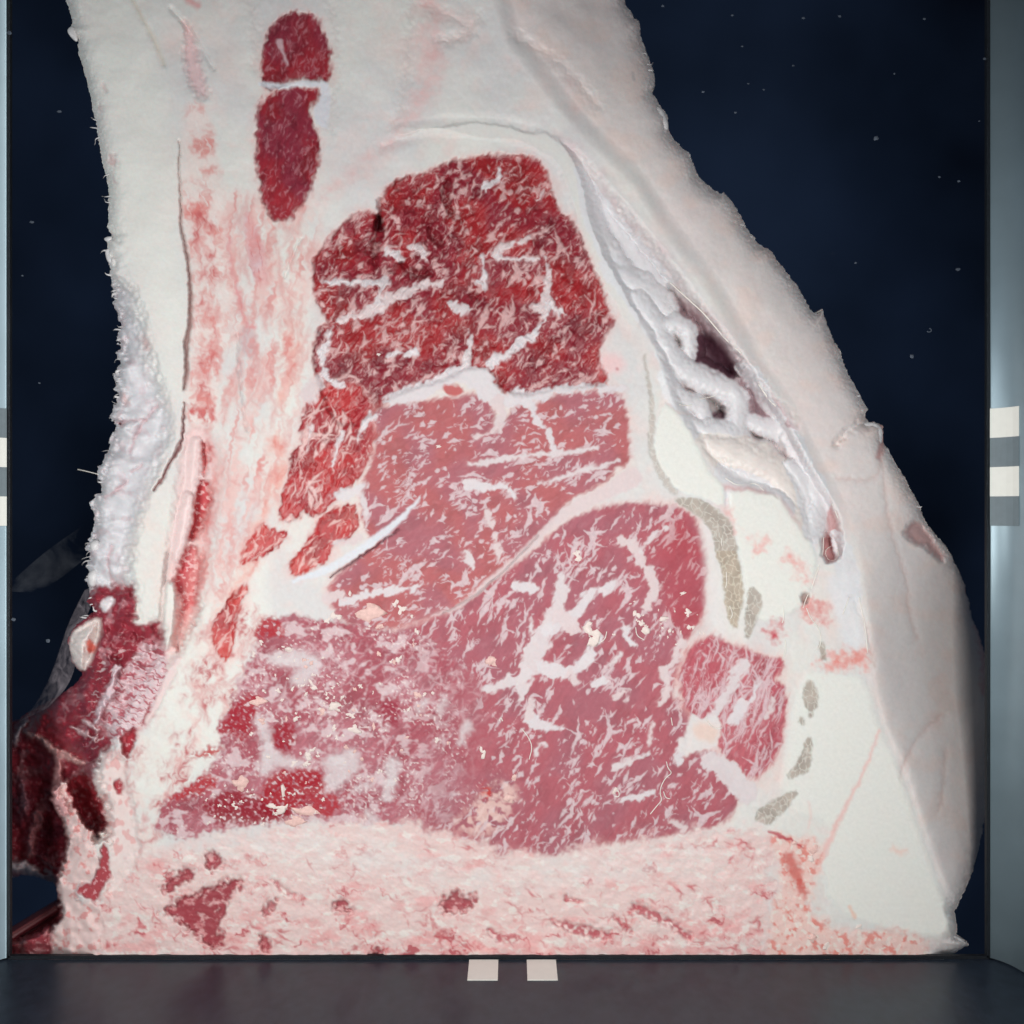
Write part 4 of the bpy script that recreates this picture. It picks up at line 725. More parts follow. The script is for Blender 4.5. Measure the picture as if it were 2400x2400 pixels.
# ------------------------------------------------------------------ materials
def flesh_material(name):
    m, nt, b = new_mat(name)
    L = nt.links
    at = nt.nodes.new('ShaderNodeAttribute'); at.attribute_name = 'tissue'
    aw = nt.nodes.new('ShaderNodeAttribute'); aw.attribute_name = 'wet'
    tc = nt.nodes.new('ShaderNodeTexCoord')
    n1 = nt.nodes.new('ShaderNodeTexNoise'); n1.inputs['Scale'].default_value = 1400; n1.inputs['Detail'].default_value = 3
    L.new(tc.outputs['Object'], n1.inputs['Vector'])
    mr = nt.nodes.new('ShaderNodeMapRange'); mr.inputs[1].default_value = 0.3; mr.inputs[2].default_value = 0.7; mr.inputs[3].default_value = 0.985; mr.inputs[4].default_value = 1.01
    L.new(n1.outputs['Fac'], mr.inputs[0])
    mx = nt.nodes.new('ShaderNodeVectorMath'); mx.operation = 'SCALE'
    L.new(at.outputs['Color'], mx.inputs[0]); L.new(mr.outputs[0], mx.inputs['Scale'])
    L.new(mx.outputs[0], b.inputs['Base Color'])
    rg = nt.nodes.new('ShaderNodeMapRange'); rg.inputs[3].default_value = 0.62; rg.inputs[4].default_value = 0.26
    L.new(aw.outputs['Fac'], rg.inputs[0]); L.new(rg.outputs[0], b.inputs['Roughness'])
    sp = nt.nodes.new('ShaderNodeMapRange'); sp.inputs[3].default_value = 0.08; sp.inputs[4].default_value = 0.42
    L.new(aw.outputs['Fac'], sp.inputs[0]); L.new(sp.outputs[0], b.inputs['Specular IOR Level'])
    b.inputs['Subsurface Weight'].default_value = 0.25
    b.inputs['Subsurface Radius'].default_value = (1.0, 0.45, 0.35)
    b.inputs['Subsurface Scale'].default_value = 0.0012
    bp = nt.nodes.new('ShaderNodeBump'); bp.inputs['Strength'].default_value = 0.05; bp.inputs['Distance'].default_value = 0.0003
    n2 = nt.nodes.new('ShaderNodeTexNoise'); n2.inputs['Scale'].default_value = 900; n2.inputs['Detail'].default_value = 4
    L.new(tc.outputs['Object'], n2.inputs['Vector']); L.new(n2.outputs['Fac'], bp.inputs['Height'])
    bs = nt.nodes.new('ShaderNodeMapRange'); bs.inputs[3].default_value = 0.0; bs.inputs[4].default_value = 0.32
    pw = nt.nodes.new('ShaderNodeMath'); pw.operation = 'POWER'; pw.inputs[1].default_value = 5.0
    L.new(aw.outputs['Fac'], pw.inputs[0]); L.new(pw.outputs[0], bs.inputs[0]); L.new(bs.outputs[0], bp.inputs['Strength'])
    L.new(bp.outputs['Normal'], b.inputs['Normal'])
    return m
M_FLESH = flesh_material('flesh')

def solid(name, col, rough=0.5, spec=0.4, noise=0.0, scale=600, metal=0.0, sss=0.0, bump=0.0):
    m, nt, b = new_mat(name)
    b.inputs['Roughness'].default_value = rough
    b.inputs['Specular IOR Level'].default_value = spec
    b.inputs['Metallic'].default_value = metal
    n = nt.nodes.new('ShaderNodeTexNoise'); n.inputs['Scale'].default_value = scale; n.inputs['Detail'].default_value = 4
    tc = nt.nodes.new('ShaderNodeTexCoord'); nt.links.new(tc.outputs['Object'], n.inputs['Vector'])
    r = nt.nodes.new('ShaderNodeValToRGB')
    r.color_ramp.elements[0].position = 0.3; r.color_ramp.elements[1].position = 0.7
    r.color_ramp.elements[0].color = (*[c * (1 - noise) for c in col], 1); r.color_ramp.elements[1].color = (*[min(1, c * (1 + noise)) for c in col], 1)
    nt.links.new(n.outputs['Fac'], r.inputs[0]); nt.links.new(r.outputs[0], b.inputs['Base Color'])
    if sss:
        b.inputs['Subsurface Weight'].default_value = sss; b.inputs['Subsurface Scale'].default_value = 0.0015
    if bump:
        bp = nt.nodes.new('ShaderNodeBump'); bp.inputs['Strength'].default_value = bump; bp.inputs['Distance'].default_value = 0.0005
        nt.links.new(n.outputs['Fac'], bp.inputs['Height']); nt.links.new(bp.outputs['Normal'], b.inputs['Normal'])
    return m

# ------------------------------------------------------------------ the cut of beef: one sheet, divided among its tissues
beef = bpy.data.objects.new('beef_carcass_cut', None); COL.objects.link(beef)
beef.location = W(1200, 2330, 5)
tag(beef, 'marbled red beef carcass cut with thick white fat pressed against the glass', 'meat')

F = OUTD.copy(); hh = np.full((H, Wd), 99, np.float32); hh[hs] = hd
F = np.maximum(F, -hh)
inv = F < 0
cell = inv[:-1, :-1] | inv[1:, :-1] | inv[:-1, 1:] | inv[1:, 1:]
gy, gx = np.gradient(F, ST); gl = np.sqrt(gx * gx + gy * gy) + 1e-4
mv = np.where(inv, 0, np.clip(F, 0, 2 * ST))
QX = PX - mv * gx / gl; QY = PY - mv * gy / gl
k = (D + DEPT * 0.001) / D
VX = (QX - 1200) * S * k; VY = DEPT * 0.001; VZ = (1200 - QY) * S * k
V = np.stack([VX, VY, VZ], -1).astype(np.float32)
tu = np.empty_like(V); tv = np.empty_like(V)
tu[:, 1:-1] = V[:, 2:] - V[:, :-2]; tu[:, 0] = tu[:, 1]; tu[:, -1] = tu[:, -2]
tv[1:-1] = V[2:] - V[:-2]; tv[0] = tv[1]; tv[-1] = tv[-2]
NRM = np.cross(tu, tv); NRM /= (np.linalg.norm(NRM, axis=-1, keepdims=True) + 1e-12)
if NRM[H // 2, Wd // 2, 1] > 0: NRM = -NRM
cpid = PID[:-1, :-1]
idx = np.arange(H * Wd).reshape(H, Wd)
Vf = V.reshape(-1, 3); Cf = C.reshape(-1, 3); Wf = WET.reshape(-1); Nf = NRM.reshape(-1, 3)
org = np.array(beef.location, np.float32)

# skirt: the flanks of the cut going back from its outline
ii, jj = np.nonzero(cell)
cp = np.pad(cell, 1)
def skirt_edges(k):
    out = []
    sel = (cpid == k) & cell
    for di, dj, a, b in ((-1, 0, (0, 1), (0, 0)), (1, 0, (1, 0), (1, 1)), (0, -1, (0, 0), (1, 0)), (0, 1, (1, 1), (0, 1))):
        nb = cp[1 + di:1 + di + cell.shape[0], 1 + dj:1 + dj + cell.shape[1]]
        e = np.nonzero(sel & ~nb)
        if len(e[0]): out.append(np.stack([idx[e[0] + a[0], e[1] + a[1]], idx[e[0] + b[0], e[1] + b[1]]], 1))
    return np.concatenate(out) if out else np.zeros((0, 2), int)

PARTS = [(0, 'intermuscular_fat', 'creamy white fat running between the muscles'), (1, 'fat_cover', 'thick greyish white outer fat curving away from the glass'), (2, 'muscle', 'dark red marbled upper part of the eye'),
         (3, 'muscle', 'dull pink marbled middle pressed flat on the glass'), (4, 'muscle', 'pink marbled lower muscle with branching fat seams'), (5, 'muscle', 'small striped pink muscle edged by brown gristle'),
         (6, 'muscle', 'crumbly lean strewn with bone dust'), (7, 'muscle', 'small dark red oval muscle set in fat'), (8, 'muscle', 'loose bright red bundles along the left fat'), (9, 'torn_meat', 'torn red meat set back from the glass, shade darkened into its colour'),
         (10, 'fat_slab', 'white fat slab with a ragged torn edge'), (11, 'gristle', 'brownish grey cellular gristle'), (12, 'pressed_fat', 'flat white fat touching the glass'), (13, 'sawn_bone', 'pinkish sawn bone and fat along the bottom'), (14, 'cavity_lining', 'mauve moist lining of the gap behind the outer fat')]
for k_, nm, lb in PARTS:
    sel = (cpid == k_) & cell
    i, j = np.nonzero(sel)
    if len(i) == 0: continue
    quads = np.stack([idx[i, j], idx[i + 1, j], idx[i + 1, j + 1], idx[i, j + 1]], 1)
    ed = skirt_edges(k_)
    used, invx = np.unique(np.concatenate([quads.ravel(), ed.ravel()]), return_inverse=True)
    nq = len(quads); q = invx[:nq * 4].reshape(-1, 4); e = invx[nq * 4:].reshape(-1, 2)
    vv = Vf[used] - org; cc = Cf[used]; ww = Wf[used]; nn = Nf[used]
    if len(e):
        eb = np.unique(e); mp = np.full(len(used), -1); mp[eb] = np.arange(len(eb)) + len(used)
        back = vv[eb].copy(); back[:, 1] += 0.045
        cx = np.array([(1250 - 1200) * S, 0, 0]) - org
        back[:, 0] += 0.06 * (cx[0] - back[:, 0])
        vv = np.concatenate([vv, back]); cc = np.concatenate([cc, cc[eb] * 0.9]); ww = np.concatenate([ww, ww[eb]]); nn = np.concatenate([nn, nn[eb]])
        q = np.concatenate([q, np.stack([e[:, 0], e[:, 1], mp[e[:, 1]], mp[e[:, 0]]], 1)])
    me = bpy.data.meshes.new('mesh')
    me.vertices.add(len(vv)); me.vertices.foreach_set('co', vv.astype(np.float32).ravel())
    me.loops.add(q.size); me.loops.foreach_set('vertex_index', q.astype(np.int32).ravel())
    me.polygons.add(len(q)); me.polygons.foreach_set('loop_start', (np.arange(len(q)) * 4).astype(np.int32))
    me.polygons.foreach_set('use_smooth', np.ones(len(q), bool))
    me.update(calc_edges=True)
    ca = me.attributes.new('tissue', 'FLOAT_COLOR', 'POINT')
    ca.data.foreach_set('color', np.concatenate([cc, np.ones((len(cc), 1))], 1).astype(np.float32).ravel())
    wa = me.attributes.new('wet', 'FLOAT', 'POINT'); wa.data.foreach_set('value', ww.astype(np.float32))
    if not len(e): me.normals_split_custom_set_from_vertices(nn)
    o = link(nm, me, M_FLESH, beef); o['label'] = lb

def depth_at(px, py):
    i = int(min(max((py - GYs[0]) / ST, 0), H - 1)); j = int(min(max((px - GXs[0]) / ST, 0), Wd - 1))
    return float(DEPT[i, j])

# ------------------------------------------------------------------ tubes: folds of tissue, loose fibres
def tube(pts, seg=10, sm=2, lump=0.0, flat=1.0, seed=0):
    """pts (px, py, depth mm, radius px) -> verts, faces relative to the cut's base"""
    p = chaikin(pts, False, sm)
    P = [Vector(W(a[0], a[1], a[2])) - Vector(beef.location) for a in p]
    v = []; f = []
    for i, q in enumerate(P):
        t = (P[min(i + 1, len(P) - 1)] - P[max(i - 1, 0)]).normalized()
        sd = t.cross(Vector((0, 1, 0)))
        sd = sd.normalized() if sd.length > 1e-4 else Vector((1, 0, 0))
        up = sd.cross(t)
        for k in range(seg):
            a = 2 * math.pi * k / seg
            r = p[i][3] * S
            dirv = sd * math.cos(a) + up * (math.sin(a) * flat)
            if lump: r *= 1 + lump * mnoise.noise(q * 260 + dirv * 1.3 + Vector((seed, 0, 0))) + 0.4 * lump * mnoise.noise(q * 700 + dirv * 2 + Vector((0, seed, 0)))
            v.append(q + dirv * r)
    n = len(P)
    for i in range(n - 1):
        for k in range(seg):
            a = i * seg + k; b = i * seg + (k + 1) % seg
            f.append((a, b, b + seg, a + seg))
    f.append(tuple(range(seg - 1, -1, -1))); f.append(tuple((n - 1) * seg + k for k in range(seg)))
    return [tuple(x) for x in v], f

M_FOLD = solid('moist_fat', alb(212, 208, 208), 0.30, 0.45, 0.05, 500, 0, 0.0, 0.1)
M_FIBRE = solid('fibre', alb(226, 220, 212), 0.4, 0.5, 0.05, 800)
FIB = [[(1570, 662), (1600, 690), (1625, 712), (1650, 735), (1675, 765), (1700, 795), (1737, 828)], [(1778, 900), (1790, 920), (1805, 940), (1818, 952)], [(1640, 935), (1670, 930), (1705, 918)], [(1592, 948), (1610, 951), (1622, 949)],
       [(1930, 1245), (1930, 1290), (1922, 1320), (1912, 1350), (1902, 1380), (1890, 1400), (1882, 1425)], [(1935, 1290), (1945, 1280), (1962, 1285), (1967, 1300), (1958, 1314), (1942, 1314), (1934, 1300), (1936, 1288)],
       [(1890, 1425), (1900, 1450), (1918, 1470), (1925, 1495), (1922, 1515), (1912, 1525)], [(1975, 1440), (1985, 1415), (1990, 1400)], [(1836, 1420), (1838, 1445), (1833, 1460)], [(1562, 1785), (1565, 1800), (1576, 1812), (1560, 1822), (1548, 1845), (1547, 1862), (1552, 1875), (1540, 1888), (1524, 1908)],
       [(1655, 1680), (1662, 1700), (1680, 1708), (1692, 1706)], [(1225, 1710), (1240, 1730), (1248, 1752), (1240, 1780)], [(1380, 1490), (1400, 1508), (1418, 1500), (1422, 1480)], [(1490, 1470), (1492, 1490), (1510, 1500)], [(182, 1100), (205, 1105), (232, 1112)],
       [(1950, 1180), (1958, 1200), (1964, 1215)], [(1700, 1378), (1704, 1365), (1702, 1340)], [(1712, 1450), (1718, 1440), (1710, 1420)], [(1700, 1120), (1730, 1140), (1770, 1130), (1790, 1150)], [(1840, 1500), (1843, 1520), (1836, 1540)], [(2014, 1400), (2020, 1430), (2028, 1470), (2034, 1530)],
       [(1438, 1850), (1450, 1852), (1452, 1868), (1440, 1866)], [(1170, 1690), (1174, 1680), (1178, 1690)], [(1690, 1260), (1692, 1280)], [(1576, 1700), (1573, 1682)], [(1555, 1855), (1560, 1870), (1570, 1872)]]
for i, L in enumerate(FIB):
    pts = [(a, b, max(depth_at(a, b) - 0.12, 0.2) if not (i in (0, 1)) else depth_at(a, b) - 0.5, 1.1 if i > 1 else 1.6) for j, (a, b) in enumerate(L)]
    v, f = tube(pts, 6, 2)
    link('fibre', mesh_of(v, f), M_FIBRE, beef)

# torn fringe of the left edge and of the outer fat: more wisps than one could count
fv_, ff_ = [], []
edge_pts = [q for q in OUT if (q[0] < 300 and 40 < q[1] < 1480) or (1460 < q[0] < 2300 and 0 < q[1] < 1500)]
dense = []
for a, b in zip(OUT[:-1], OUT[1:]):
    n = max(1, int(math.dist(a, b) / 7))
    for t_ in range(n): dense.append((a[0] + (b[0] - a[0]) * t_ / n, a[1] + (b[1] - a[1]) * t_ / n))
for x, y in dense:
    x += random.uniform(-3, 3); y += random.uniform(-4, 4)
    clump = mnoise.noise(Vector((x / 40, y / 40, 1)))
    if x < 320 and 60 < y < 1450: pr, ln, dx = (0.18 + 0.9 * clump if y > 640 else 0.03 + 0.4 * clump), random.uniform(3, 9) + max(0, clump) * 16, -1
    elif x > 1460 and -20 < y < 1560: pr, ln, dx = 0.02 + 0.25 * clump, random.uniform(2, 6), 1
    else: continue
    if random.random() > pr: continue
    if dx < 0 and random.random() < 0.06: ln *= 2.2
    d0 = depth_at(x - dx * 8, y)
    a = random.gauss(0.2, 0.7)
    ex, ey = dx * math.cos(a), math.sin(a)
    r0 = random.uniform(0.6, 1.8) if random.random() < 0.85 else random.uniform(2.0, 4)
    kx, ky = random.uniform(-4, 4), random.uniform(-5, 5)
    pts = [(x - dx * 8, y, d0 + 1, r0 * 1.3), (x + ex * ln * 0.4, y + ey * ln * 0.4, d0 + random.uniform(0, 2), r0), (x + ex * ln * 0.8 + kx, y + ey * ln * 0.8 + ky, d0 + random.uniform(0, 4), r0 * 0.6), (x + ex * ln + kx, y + ey * ln + ky * 2, d0 + random.uniform(-2, 5), 0.35)]
    v, f = tube(pts, 5, 1, 0.6, 0.6, x)
    b0 = len(fv_); fv_ += v; ff_ += [tuple(q + b0 for q in g) for g in f]
o = link('torn_fringe', mesh_of(fv_, ff_), M_FOLD, beef); o['kind'] = 'stuff'; o['label'] = 'fine wisps of torn white fat along the edges'

# flaps on the edge of the fat
def flap(pts, d0, th=1.2, seed=0, mat=None, name='fat_flap'):
    p = chaikin(pts, True, 2); n = len(p)
    cx = sum(q[0] for q in p) / n; cy = sum(q[1] for q in p) / n
    v = []; f = []
    for ring, (sc, dz) in enumerate(((1.0, 0.5), (0.8, 0.1), (0.4, -0.3))):
        for q in p:
            x = cx + (q[0] - cx) * sc; y = cy + (q[1] - cy) * sc
            dd = d0 + th * dz + 0.8 * mnoise.noise(Vector((x / 14, y / 14, seed)))
            v.append(Vector(W(x, y, dd)) - Vector(beef.location))
    for q in p: v.append(Vector(W(q[0] * 0.98 + cx * 0.02, q[1] * 0.98 + cy * 0.02, d0 + th * 2)) - Vector(beef.location))
    for r0, r1 in ((0, 1), (1, 2), (3, 0)):
        for i in range(n):
            f.append((r0 * n + i, r0 * n + (i + 1) % n, r1 * n + (i + 1) % n, r1 * n + i))
    f.append(tuple(2 * n + i for i in range(n)))
    return link(name, mesh_of([tuple(x) for x in v], f), mat or M_FOLD, beef)
flap([(155, 70), (172, 58), (184, 90), (180, 100), (166, 88)], 5, 1, 1)
flap([(241, 558), (262, 552), (266, 566), (250, 568)], 6, 1, 2)
flap([(245, 585), (262, 580), (268, 605), (262, 622), (250, 612)], 6, 1.5, 3)
flap([(1540, 246), (1556, 262), (1567, 290), (1566, 308), (1548, 296), (1536, 270)], 14, 1.5, 4)
flap([(1980, 1000), (2030, 988), (2066, 996), (2070, 1030), (2055, 1060), (2020, 1070), (1985, 1050), (1970, 1020)], 12, 2, 5)
flap([(203, 1345), (225, 1330), (235, 1352), (225, 1376), (208, 1374)], 9, 2, 6)
flap([(208, 1270), (232, 1262), (236, 1290), (215, 1300)], 9, 2, 7)
flap([(2165, 1225), (2200, 1265), (2222, 1300), (2215, 1312), (2190, 1280), (2170, 1245)], 36, 2, 8)
flap([(2205, 1310), (2240, 1345), (2262, 1400), (2255, 1408), (2225, 1360), (2205, 1330)], 40, 2, 9)
flap([(2222, 2190), (2244, 2192), (2270, 2212), (2248, 2226), (2228, 2236), (2215, 2225)], 6, 2, 10)

# ------------------------------------------------------------------ crumbs of bone and fat from the saw
def crumb_mesh(seed, flat=0.5):
    import bmesh
    bm = bmesh.new(); bmesh.ops.create_icosphere(bm, subdivisions=3, radius=1.0)
    for v in bm.verts:
        n = 1 + 0.75 * mnoise.noise(v.co * 1.2 + Vector((seed * 7.1, 0, 0))) + 0.5 * mnoise.noise(v.co * 2.7 + Vector((0, seed * 3.3, 0)))
        v.co = v.co * n; v.co.y *= flat
    me = bpy.data.meshes.new('mesh'); bm.to_mesh(me); bm.free()
    me.polygons.foreach_set('use_smooth', [True] * len(me.polygons))
    return me
M_BONE = solid('bone_crumb', alb(222, 206, 199), 0.5, 0.35, 0.07, 3, 0, 0.0, 0.0)
M_BONEP = solid('pink_crumb', alb(220, 182, 174), 0.5, 0.35, 0.12, 2.5, 0, 0.0, 0.0)
CR = [crumb_mesh(i) for i in range(7)]; CRP = [crumb_mesh(i + 20) for i in range(4)]
for m_ in CR: m_.materials.append(M_BONE)
for m_ in CRP: m_.materials.append(M_BONEP)
def crumb(px, py, wpx, hpx, rot=None, pink=False):
    me = random.choice(CRP if pink else CR)
    o = bpy.data.objects.new('bone_crumb', me); COL.objects.link(o); o.parent = beef
    d = max(depth_at(px, py), 0.3) + (wpx + hpx) * S * 45
    o.location = Vector(W(px, py, d)) - Vector(beef.location)
    o.scale = (wpx * S * 0.5, (wpx + hpx) * S * 0.16, hpx * S * 0.5)
    o.rotation_euler = (0, random.uniform(-3, 3) if rot is None else R(rot), 0)
for c in ((732, 1604, 28, 14, 40), (717, 1627, 26, 12, -50), (786, 1656, 44, 28, 5), (823, 1677, 24, 16), (695, 1685, 22, 14), (676, 1520, 34, 18, 10), (864, 1437, 56, 46, 0, True), (941, 1428, 20, 22), (927, 1414, 16, 14), (966, 1445, 11, 11), (889, 1468, 28, 14, -20, True),
          (786, 1445, 26, 22), (768, 1455, 14, 14), (649, 1892, 42, 24, -5), (666, 1855, 16, 42, -10), (707, 1902, 62, 34, 15, True), (690, 1925, 40, 26, 0, True), (1131, 1762, 13, 24, 0), (831, 1708, 26, 20), (661, 1640, 20, 14), (603, 1644, 34, 22, 0, True), (610, 1690, 26, 18, 0, True),
          (1386, 1484, 38, 44), (1380, 1470, 18, 20), (1514, 1475, 40, 36), (1504, 1460, 18, 18), (1491, 1438, 22, 20), (1555, 1451, 32, 16, 0), (1611, 1436, 18, 18), (1570, 1477, 22, 14), (1617, 1471, 20, 14), (1357, 1304, 26, 22), (1350, 1298, 12, 12), (1150, 1548, 36, 30, 0, True), (1441, 1854, 16, 24, 20),
          (1600, 1390, 16, 8, -30), (886, 831, 10, 7), (1028, 1046, 14, 8, -20), (560, 1838, 34, 34, 0, True), (690, 1788, 22, 14), (720, 1790, 18, 14), (550, 1890, 16, 12), (820, 1390, 14, 24, 0), (560, 1560, 14, 10), (1205, 1820, 14, 20, 20, True), (1190, 1870, 30, 26, 0, True),
          (1860, 1975, 18, 14, 0, True), (1905, 1990, 22, 26, 0, True), (1900, 2010, 16, 20), (1935, 2215, 14, 18), (1970, 2240, 20, 12), (2012, 2170, 12, 16), (1900, 2200, 20, 18, 0, True), ):
    crumb(*c)
cp_ = [(600, 1480), (860, 1460), (1000, 1560), (1000, 1800), (640, 1850), (560, 1640)]
n_ = 0
while n_ < 100:
    x = random.gauss(760, 120); y = random.gauss(1650, 100)
    if not (560 < x < 1060 and 1450 < y < 1900): continue
    r = random.uniform(5, 13) if random.random() < 0.85 else random.uniform(12, 20)
    crumb(x, y, r, r * random.uniform(0.5, 1.0), None, random.random() < 0.3); n_ += 1
for _ in range(40): crumb(random.uniform(480, 760), random.uniform(1840, 1935), random.uniform(5, 10), random.uniform(5, 9))
for _ in range(22): crumb(random.gauss(1540, 50), random.gauss(1460, 24), random.uniform(4, 9), random.uniform(4, 9))

# thin film of membrane beside the torn meat
m, nt, b = new_mat('thin_membrane')
b.inputs['Base Color'].default_value = (*alb(190, 178, 186), 1); b.inputs['Roughness'].default_value = 0.35
n = nt.nodes.new('ShaderNodeTexNoise'); n.inputs['Scale'].default_value = 160; n.inputs['Detail'].default_value = 6; n.inputs['Distortion'].default_value = 1.5
tc = nt.nodes.new('ShaderNodeTexCoord'); nt.links.new(tc.outputs['Object'], n.inputs['Vector'])
mr = nt.nodes.new('ShaderNodeMapRange'); mr.inputs[1].default_value = 0.35; mr.inputs[2].default_value = 0.75; mr.inputs[3].default_value = 0.05; mr.inputs[4].default_value = 0.45
nt.links.new(n.outputs['Fac'], mr.inputs[0]); nt.links.new(mr.outputs[0], b.inputs['Alpha'])
M_MEMB = m
def film(name, pts, d0, d1, parent, base, mat, nu=14):
    """a thin crumpled sheet between two lines of points"""
    A, B = pts
    A = chaikin(A, False, 2); B = chaikin(B, False, 2); n = min(len(A), len(B)); v = []; f = []
    for i in range(n):
        a = A[int(i * (len(A) - 1) / (n - 1))]; b_ = B[int(i * (len(B) - 1) / (n - 1))]
        for j in range(nu):
            t_ = j / (nu - 1)
            x = a[0] + (b_[0] - a[0]) * t_; y = a[1] + (b_[1] - a[1]) * t_
            v.append(tuple(Vector(W(x, y, d0 + (d1 - d0) * t_ + (2.0 if d1 > 1 else 0.0) * mnoise.noise(Vector((x / 30, y / 30, 3))))) - base))
    for i in range(n - 1):
        for j in range(nu - 1):
            f.append((i * nu + j, i * nu + j + 1, (i + 1) * nu + j + 1, (i + 1) * nu + j))
    return link(name, mesh_of(v, f), mat, parent)
film('membrane', ([(220, 1375), (215, 1420), (190, 1470), (180, 1550), (160, 1610), (110, 1660)], [(199, 1383), (160, 1460), (135, 1540), (112, 1600), (85, 1650), (50, 1690)]), 20, 26, beef, Vector(beef.location), M_MEMB)

# ------------------------------------------------------------------ the glass pane of the hood, with dust, droplets and a smear
pane = bpy.data.objects.new('glass_pane', None); COL.objects.link(pane)
EL, ER, EB, ET = 18, 2318, 2245, -150
pane.location = W((EL + ER) / 2, EB)
tag(pane, 'clear glass pane with dust specks and smears in front of the meat', 'glass')
pb = Vector(pane.location)
m, nt, b = new_mat('clear_glass')
nt.nodes.remove(b)
out = nt.nodes['Material Output']
tr = nt.nodes.new('ShaderNodeBsdfTransparent'); tr.inputs[0].default_value = (0.992, 0.996, 0.995, 1)
gl_ = nt.nodes.new('ShaderNodeBsdfGlossy'); gl_.inputs['Roughness'].default_value = 0.02; gl_.inputs[0].default_value = (0.6, 0.8, 1, 1)
df = nt.nodes.new('ShaderNodeBsdfDiffuse'); df.inputs[0].default_value = (0.55, 0.68, 1.0, 1)
n = nt.nodes.new('ShaderNodeTexNoise'); n.inputs['Scale'].default_value = 14; n.inputs['Detail'].default_value = 5
tc = nt.nodes.new('ShaderNodeTexCoord'); nt.links.new(tc.outputs['Object'], n.inputs['Vector'])
mr = nt.nodes.new('ShaderNodeMapRange'); mr.inputs[1].default_value = 0.3; mr.inputs[2].default_value = 0.75; mr.inputs[3].default_value = 0.002; mr.inputs[4].default_value = 0.006
nt.links.new(n.outputs['Fac'], mr.inputs[0])
m1 = nt.nodes.new('ShaderNodeMixShader'); m2 = nt.nodes.new('ShaderNodeMixShader'); m1.inputs[0].default_value = 0.0
nt.links.new(tr.outputs[0], m1.inputs[1]); nt.links.new(gl_.outputs[0], m1.inputs[2])
nt.links.new(mr.outputs[0], m2.inputs[0]); nt.links.new(m1.outputs[0], m2.inputs[1]); nt.links.new(df.outputs[0], m2.inputs[2])
nt.links.new(tr.outputs[0], out.inputs[0])
M_GLASS = m
x0, _, zt = W(EL, ET); x1, _, zb = W(ER, EB)
v, f = box(x0 - pb.x, x1 - pb.x, -0.0015, -0.0001, zb - pb.z, zt - pb.z)
link('glass', mesh_of(v, f, False), M_GLASS, pane)
M_DUST = solid('dust', (0.07, 0.085, 0.11), 0.6, 0.3, 0.3, 900)
def speck(px, py, r, ring=False, asp=1.0):
    n = 12; v = []; f = []
    c = Vector(W(px, py)) - pb; yy = -0.0016
    a0 = random.uniform(0, 6)
    if ring:
        for k in range(n + 1):
            a = a0 + 4.2 * k / n
            for rr in (r, r * 0.62):
                v.append((c.x + math.cos(a) * rr * S, yy, c.z + math.sin(a) * rr * S * asp))
        f = [(2 * k, 2 * k + 1, 2 * k + 3, 2 * k + 2) for k in range(n)]
    else:
        v.append((c.x, yy - r * S * 0.25, c.z))
        for k in range(n):
            a = 2 * math.pi * k / n; rr = r * random.uniform(0.7, 1.1)
            v.append((c.x + math.cos(a) * rr * S, yy, c.z + math.sin(a) * rr * S * asp))
        f = [(0, 1 + k, 1 + (k + 1) % n) for k in range(n)]
    link('dust_speck', mesh_of(v, f), M_DUST, pane)
for px, py, r, g in ((146, 268, 8, 0), (82, 525, 9, 1), (1645, 222, 7, 1), (1878, 50, 7, 0), (1963, 46, 7, 0), (1855, 161, 6, 0), (1736, 116, 5, 0), (1551, 22, 5, 0), (1713, 44, 4, 0), (1786, 217, 5, 0), (1750, 203, 4, 0), (2171, 777, 10, 1), (2131, 838, 9, 1), (2047, 330, 8, 1), (2238, 635, 9, 1), (2288, 290, 5, 0), (2300, 145, 6, 0), (2160, 52, 5, 0), (30, 84, 7, 1), (1720, 270, 4, 0), (2090, 180, 4, 0), (2240, 430, 5, 0), (60, 650, 5, 0), (2195, 420, 4, 0), (100, 900, 4, 0), (40, 1450, 7, 1), (120, 1500, 6, 0), (2000, 620, 4, 0)):
    speck(px, py, r * random.uniform(0.5, 0.9), bool(g) and random.random() < 0.3, random.uniform(0.5, 0.9))
m, nt, b = new_mat('grease_smear')
b.inputs['Base Color'].default_value = (0.55, 0.58, 0.62, 1); b.inputs['Roughness'].default_value = 0.5
n = nt.nodes.new('ShaderNodeTexNoise'); n.inputs['Scale'].default_value = 70; n.inputs['Detail'].default_value = 6; n.inputs['Distortion'].default_value = 0.6
tc = nt.nodes.new('ShaderNodeTexCoord'); nt.links.new(tc.outputs['Object'], n.inputs['Vector'])
mr = nt.nodes.new('ShaderNodeMapRange'); mr.inputs[1].default_value = 0.50; mr.inputs[2].default_value = 0.75; mr.inputs[3].default_value = 0.0; mr.inputs[4].default_value = 0.05
nt.links.new(n.outputs['Fac'], mr.inputs[0]); nt.links.new(mr.outputs[0], b.inputs['Alpha'])
M_SMEAR = m
def smear(A, B):
    o = film('grease_smear', (A, B), 0, 0, pane, pb, M_SMEAR, 8)
    for v_ in o.data.vertices: v_.co.y = -0.0017
smear([(28, 1370), (70, 1330), (130, 1280), (205, 1230)], [(35, 1385), (90, 1388), (130, 1370), (205, 1310)])
smear([(22, 725), (40, 735), (55, 750)], [(24, 795), (40, 790), (58, 765)])
smear([(1940, 598), (1965, 590), (1978, 560), (1995, 552)], [(1945, 602), (1975, 598), (1986, 572), (2000, 562)])

